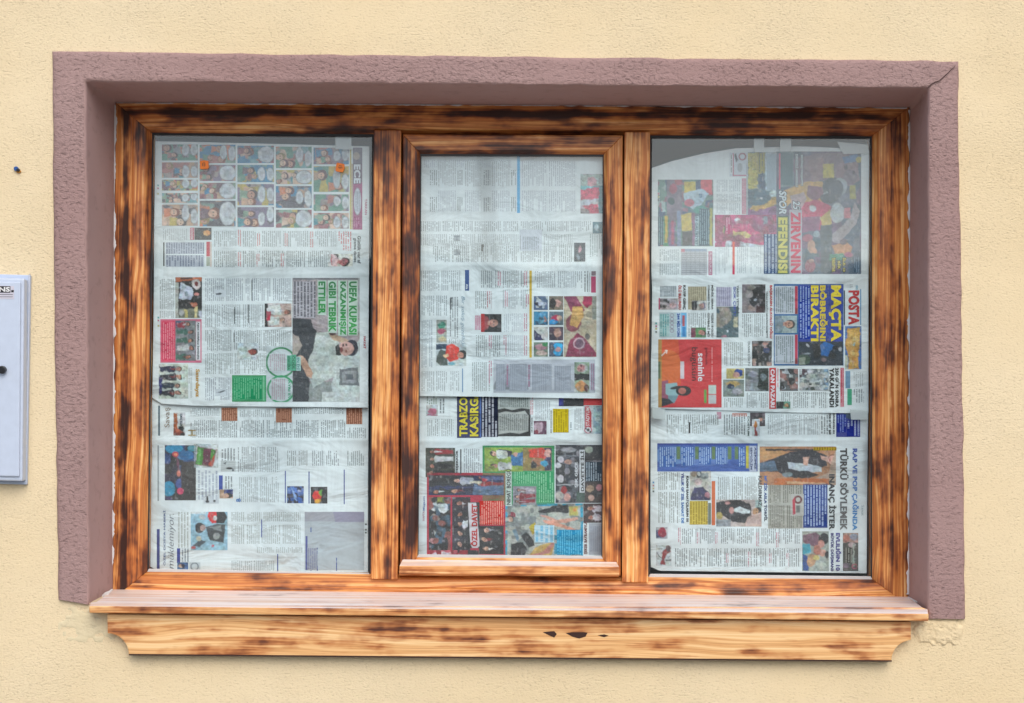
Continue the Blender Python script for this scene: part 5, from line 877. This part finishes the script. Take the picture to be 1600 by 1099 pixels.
P(RC, 1306.5, 645, 1344, 683, '#33418c', [('p', [(1318, 644), (1335, 644), (1330, 656), (1320, 652)], '#4a5a6c')], 2, 'colour_panel', .08); tb(RC, 1308, 648, 1322, 676, '#8fa0cc', '#33418c', 3.6, 4); tb(RC, 1323, 657, 1344, 682, '#b8c4dc', '#33418c', 5.2, 4)
P(RC, 1027, 693, 1184, 737, '#3f5ca0', [('e', 1050, 712, 30, 14, '#5f84b8'), ('e', 1100, 718, 40, 10, '#5a78b4'), ('r', 1027, 692, 1170, 696, '#2f478c')]+[('r', x, 698, x+6, 718, '#5f7a50') for x in (1057, 1086, 1112, 1137, 1148)]+[('r', 1165.5, 697, 1170, 732, '#b8b03c'), ('r', 1171, 697, 1182, 737, '#b4bccc'), ('r', 1184, 697, 1187, 737, '#b8b064')], 2, 'colour_panel', .08)
for xa, xb, yb in ((1030, 1056, 730), (1064, 1085, 728), (1092, 1111, 726), (1118, 1136, 726), (1154, 1164, 730)): tb(RC, xa, 699, xb, yb, '#b4c8e0', '#4f70ae', 3.3, 4)
T(RC, 'SEVGİLİM', 1172.5, 699, 1176.5, 734, 'cw', '#3f4c70', .03, lvl=6); T(RC, 'AŞKIMIZ', 1178, 699, 1182, 734, 'cw', '#3f4c70', .03, lvl=6)
P(RC, 1187, 698, 1306, 758, '#a87c5c', [('p', [(1187, 700), (1215, 700), (1235, 712), (1215, 716), (1187, 720)], '#b88c60'), ('r', 1196, 702, 1280, 705, '#2a2a2e'), ('p', [(1187, 724), (1215, 714), (1235, 706), (1270, 703), (1292, 712), (1292, 728), (1270, 736), (1230, 745), (1215, 738), (1187, 737)], '#33363e'), ('p', [(1187, 724), (1210, 720), (1215, 736), (1187, 737)], '#5c7084'), ('p', [(1230, 722), (1262, 725), (1284, 730), (1284, 738), (1258, 738), (1232, 732)], '#b4c0c8'), ('p', [(1255, 715), (1264, 714), (1262, 728), (1255, 726)], '#c49c8c'), ('p', [(1222, 738), (1262, 736), (1280, 742), (1262, 748), (1232, 746)], '#26282c'), ('e', 1230, 742, 8, 4, '#7c8c90'), ('e', 1302, 719, 10, 9, '#7a5848'), ('e', 1301, 719, 7, 7, '#cca090'), ('p', [(1282, 712), (1294, 714), (1294, 722), (1284, 718)], '#c8a090'), ('e', 1303, 716, 1.2, 1.2, '#4a2c28'), ('e', 1303, 722, 1.2, 1.2, '#4a2c28'), ('e', 1297, 719, 1, 2.4, '#a04a48'), ('p', [(1295, 738), (1306, 700), (1306, 758), (1280, 758), (1270, 750)], '#a99684'), ('p', [(1210, 748), (1295, 748), (1295, 758), (1210, 758)], '#b0683c'), ('p', [(1230, 752), (1290, 755), (1290, 758), (1230, 756)], '#c8a27c')], 3, 'printed_photo', .12, 1.0, 'photo of a woman in a dark jacket against a brown backdrop')
tb(RC, 1271, 699, 1307, 704, '#6a5a1c', '#b89c24', 4, 5, False, 'subheading')
T(RC, 'RAP VE POP ÇAĞINDA', 1330.5, 701, 1342, 829, 'cw', '#2f4f9c', .03, lvl=6, grad='#4c8ec4'); T(RC, 'TÜRKÜ SÖYLEMEK', 1312.5, 700.5, 1326, 829, 'cw', '#1f2024', .03, lvl=6, grad='#6a6c6c'); T(RC, 'INANÇ İSTER', 1293.5, 741, 1307, 828, 'cw', '#3a3c40', .03, lvl=6, grad='#222226')
P(RC, 1200, 757, 1256, 826, '#a9a9a0', [], 2, 'colour_panel', .03); cols(RC, 1201, 1255, [(758, 786)], (1222, 1242), ink='#6a6a64', bg_='#a9a9a0', lvl=4); cols(RC, 1201, 1255, [(790, 825)], (1228,), ink='#6a6a64', bg_='#a9a9a0', lvl=4)
P(RC, 1236, 772, 1256, 806, '#acaca6', [('ring', 1247, 781, 5, 3, '#6a1c28'), ('p', [(1238, 782), (1242, 776), (1243, 803), (1239, 805)], '#b0404c'), ('r', 1244, 790, 1250, 801, '#6c6c68')], 6, 'round_badge', .06)
P(RC, 1255, 756, 1293, 825, '#2c4c88', [], 3, 'colour_panel', .08); tb(RC, 1256, 758, 1292, 823, '#b4c4dc', '#2c4c88', 4.5, 5)
T(RC, 'MÜZİK ASLA TORPİL', 1194, 744, 1199.5, 815, 'cw', '#3f68b0', .04, lvl=5, grad='#101014'); T(RC, 'KALDIRMAZ', 1185, 744, 1190.5, 791, 'cw', '#4a4c50', .02, lvl=5)
cols(RC, 1120, 1184, [(745, 782)], (1142, 1162), ink='#6d7370'); P(RC, 1119, 781, 1190, 823, '#b9aca6', [('r', 1180, 781, 1191, 800, '#a3b8b4'), ('p', [(1119, 785), (1140, 782), (1158, 782), (1172, 788), (1175, 806), (1165, 818), (1145, 816), (1130, 806), (1119, 804)], '#2f3a3c'), ('p', [(1142, 798), (1155, 792), (1172, 797), (1172, 803), (1156, 802)], '#c0ccd0'), ('e', 1143, 798, 4, 5, '#b88a84'), ('e', 1137, 786, 4, 2.4, '#b88a84'), ('e', 1184, 799, 6, 6.5, '#231a1a'), ('e', 1180.5, 799, 4.8, 5, '#b08a68'), ('e', 1182, 797, .9, .9, '#2a1a16'), ('e', 1182, 801.5, .9, .9, '#2a1a16'), ('e', 1124, 806, 5, 6, '#a89a5c'), ('r', 1119, 812, 1142, 823, '#8a8f92'), ('p', [(1168, 808), (1190, 800), (1190, 823), (1162, 823)], '#b8a098')], 3, label='photo of a man in a dark suit')
R(RC, 1112, 752, 1117.5, 821, '#c8683c', 3); R(RC, 1106.5, 786, 1111, 820, '#70786c', 3); tb(RC, 1077.5, 783, 1106, 820, '#8a7a3c', '#c8b460', 4.2, 3, False, 'colour_panel')
P(RC, 1078, 736, 1111, 782, '#b4b4ac', [('ring', 1092, 741, 4.5, 2, '#44484c'), ('e', 1101, 744, 6, 5, '#7c8284'), ('e', 1091, 752, 6, 5, '#b8a8a4'), ('p', [(1080, 775), (1084, 762), (1098, 760), (1110, 772), (1108, 782), (1080, 782)], '#44425c'), ('e', 1106, 774, 4, 4, '#a07078'), ('e', 1084, 740, 5, 5, '#8a7a68')])
T(RC, 'KADIN SANATÇILARIN 50', 1071.5, 744, 1076, 816, 'cw', '#1a1c20', .04); T(RC, 'YILLIK GÜZEL SANAT DE', 1064.5, 739, 1069.5, 818, 'cw', '#2c3f80', .04, grad='#3f7cb8'); cols(RC, 1027, 1063, [(738, 766), (769, 818)], (1044,), ink='#6b726c')
P(RC, 1025, 824, 1043, 842, '#b0b0b8', [('r', 1025, 828, 1033, 841, '#4c5078'), ('e', 1035, 832, 6, 8, '#90384a')]); P(RC, 1025, 852, 1049, 884, '#b4bcbc', [('p', [(1032, 882), (1036, 860), (1042, 854), (1048, 862), (1040, 868), (1039, 883)], '#8c3038'), ('p', [(1025, 863), (1026, 862), (1038, 876), (1037, 877)], '#4c5458'), ('e', 1044, 858, 4, 5, '#5c4a4c'), ('r', 1041, 875, 1049, 877, '#606868')])
cols(RC, 1058, 1252, [(826, 850)], (1064, 1085, 1092, 1120, 1125, 1150, 1180, 1188, 1215, 1222), ink='#636c6e'); cols(RC, 1053, 1252, [(857, 886)], (1075, 1103, 1130, 1140, 1168, 1176, 1200, 1206, 1228), ink='#5f6868', per=3.4)
for x, ya, yb in ((1059, 824, 852), (1088, 832, 850), (1117, 832, 850), (1181, 832, 854), (1212, 832, 856), (1134, 864, 880), (1168, 862, 886), (1201, 864, 880), (1228, 864, 888)): tb(RC, x, ya, x+4.5, yb, '#a8405c', None, 3, 4, False, 'subheading')
P(RC, 1253.5, 830.5, 1295, 892.5, '#9ca49c', [('p', [(1255, 836), (1275, 832), (1283, 838), (1280, 856), (1264, 852), (1255, 848)], '#7a5c68'), ('e', 1287, 842, 8, 9, '#332624'), ('e', 1283, 850, 5, 6, '#c49084'), ('p', [(1254, 850), (1266, 850), (1268, 864), (1254, 868)], '#4c9cb0'), ('e', 1285, 864, 6, 6, '#c89c8c'), ('e', 1292, 867, 3, 6, '#2c2220'), ('e', 1277, 860, 6, 8, '#b07868'), ('p', [(1254, 866), (1262, 870), (1264, 892), (1254, 892)], '#2f548c'), ('e', 1268, 876, 7, 10, '#b89474', 20), ('e', 1275, 872, 5, 4, '#b8b070'), ('e', 1283, 883, 8, 6, '#b4bcb4')], 3, label='photo of an embracing couple')
T(RC, 'EVLILIĞIN 10', 1306, 833, 1314.5, 892, 'cw', '#4a4688', .035, lvl=5); T(RC, 'BÜYÜK DÜŞMANI', 1297, 833, 1303.5, 892, 'cw', '#3a2f70', .035, lvl=5)
P(RC, 1317, 833, 1341, 892.5, '#54544e', [('r', 1317, 833, 1341, 848, '#a88c80'), ('e', 1322, 842, 5, 6, '#b87c6c'), ('e', 1334, 840, 6, 5, '#8c94a0'), ('e', 1331, 852, 5, 4, '#b09ca0'), ('r', 1333, 850, 1335, 886, '#8f9c90'), ('e', 1322, 884, 6, 4, '#80707c'), ('ring', 1335, 886, 3, 1.4, '#a85c6c')], 2); tb(RC, 1320, 856, 1331, 880, '#a0a098', '#54544e', 4, 4)
T(RC, 'Sanat', 1346, 790, 1350, 806, 'cw', '#6d8a94', -.005); 
for y, cc in zip((754, 759, 763.5, 768), ('#2f8ac0', '#b05a6a', '#c0b070', '#20302a')): P(RC, 1019.3, y-1.7, 1022.7, y+1.7, '#bcc8c8', [('e', 1021, y, 1.3, 1.3, cc)], 3, 'registration_dot', .02)

# ------------------------------------------------------------------ tape pieces, orange tags, meter box, wall plug
def flatthing(name, poly, Y, thick, mat, label, cat, group=None):
    o = prism(name, poly, Y, Y+thick, mat, None, 0); return tag(o, label, cat, group)
gt = 'clear tape pieces holding the newspapers'
flatthing('tape_strip', [(524, 205), (549, 206), (549, 234), (524, 233)], .2555, .0003, M['tape'], 'tape piece above the comic strips, near the right end of the left pane', 'tape', gt)
flatthing('tape_strip', [(1178, 208), (1194, 208), (1194, 238), (1178, 238)], .2555, .0003, M['tape'], 'narrow tape piece above the yellow strip at the top middle of the right pane', 'tape', gt)
flatthing('tape_strip', [(1219, 208), (1236, 208), (1236, 237), (1219, 237)], .2555, .0003, M['tape'], 'narrow tape piece directly above the white headline strips on the basketball photo', 'tape', gt)
flatthing('tape_strip', [(1308, 222), (1356, 226), (1358, 240), (1318, 241)], .2555, .0003, M['tape'], 'crumpled tape piece in the top right corner of the right pane', 'tape', gt)
flatthing('tape_strip', [(1018, 636), (1039, 640), (1039, 656), (1020, 654)], .2555, .0003, M['tape'], 'tape piece below the left end of the red advert in the right pane', 'tape', gt)
flatthing('tape_strip', [(1328, 640), (1356, 642), (1356, 656), (1330, 656)], .2555, .0003, M['tape'], 'tape piece over the navy box at the right edge of the right pane', 'tape', gt)
def orange(cx, cy, an, label):
    t = empty('orange_tag', tuple(U(cx, cy, .2455))); tag(t, label, 'tag', 'small orange tags on the glass')
    def rot(pts):
        a = math.radians(an); return [(cx+x*math.cos(a)-y*math.sin(a), cy+x*math.sin(a)+y*math.cos(a)) for x, y in pts]
    prism('tag_body', rot([(-6.6, -6), (-2, -7), (0, -7.6), (2, -7), (6.6, -6.2), (7, 4), (5.5, 6.2), (-5.5, 6.4), (-7, 5.6)]), .2425, .2462, M['orange'], t, .0012)
    for x, w_, h_ in ((-3, .8, 3), (-.6, .9, 4.4), (1.2, .5, 2.4)): prism('tag_mark', rot([(x, -h_), (x+w_, -h_), (x+w_, h_*.6), (x, h_*.6)]), .2421, .2426, M['black'], t, 0)
orange(319, 258, -2, 'upright little orange tag over the second comic column of the left pane')
orange(531, 262, 100, 'tilted little orange tag near the white ECE lettering of the left pane')
# electric meter box at the left edge
mb = empty('meter_box', tuple(U(-120, 757, -.02))); tag(mb, 'pale blue grey metal meter box on the wall left of the window', 'meter box')
prism('box_flange', [(-292, 420), (47, 430), (41.5, 757.5), (-296, 750)], -.012, 0.0, M['boxlip'], mb, .002)
prism('box_body', [(-286, 427), (38, 435.5), (35, 752), (-290, 745)], -.040, -.0118, M['box'], mb, .004)
prism('door', [(-279, 434), (32, 441), (30, 745), (-282, 738)], -.0455, -.0402, M['box'], mb, .0025)
kn = prism('lock_knob', [(2+6.3*math.cos(a*math.pi/9), 578+6.3*math.sin(a*math.pi/9)) for a in range(18)], -.058, -.0456, M['black'], mb, .002)
prism('label_plate', [(-52, 446), (22, 447), (22, 467.5), (-52, 466.5)], -.0461, -.0456, M['white'], mb, 0)
prism('label_band', [(-52, 447), (16.2, 447.5), (16.2, 457.6), (-52, 457)], -.0465, -.0462, M['black'], mb, 0)
o = T(-.0469, 'DESIGNS', -40, 448.6, 15.6, 456.2, None, '#e4e0f0', .03, name='label_lettering'); o.parent = mb; o.matrix_parent_inverse = Matrix.Translation(mb.location).inverted()
prism('label_mark', [(17.5, 453.5), (21.5, 453.5), (21.5, 457), (17.5, 457)], -.0465, -.0462, M['black'], mb, 0)
for y in (460, 463.6): prism('label_line', [(-50, y), (20, y+.1), (20, y+.8), (-50, y+.7)], -.0464, -.0462, M['black'], mb, 0)
blobs = []
v = []; f = []
for i in range(70):
    y = 428+i*4.75; x = 46.5-(y-430)*.0165; w_ = .5+2.4*max(0, vn(i*.4, 77)-.25)
    v += [U(x-1.5, y, -.013), U(x+w_*.4, y, -.0085-.002*vn(i*.7, 5)), U(x+w_+.6, y, .0)]
    if i: a = 3*i; f += [[a-3, a-2, a+1, a], [a-2, a-1, a+2, a+1]]
pydata('box_sealant', v, f, M['seal'], mb, True)
# wall plug
wp = empty('wall_plug', tuple(U(26, 265, 0))); tag(wp, 'tiny blue plastic plug with a rusty screw in the stucco above the meter box', 'wall plug')
prism('plug_sleeve', [(24.8+3.6*math.cos(a*math.pi/6), 263.6+3.6*math.sin(a*math.pi/6)) for a in range(12)], -.006, .001, M['blue'], wp, .001)
prism('screw_head', [(27.8+2.5*math.cos(a*math.pi/6), 265.6+2.5*math.sin(a*math.pi/6)) for a in range(12)], -.009, -.001, M['black'], wp, .0008)
prism('rust_mark', [(25, 267), (28.5, 266), (32, 266.5), (32.5, 269), (29.5, 270.8), (26, 270)], -.0042, .001, M['rust'], wp, .0008)
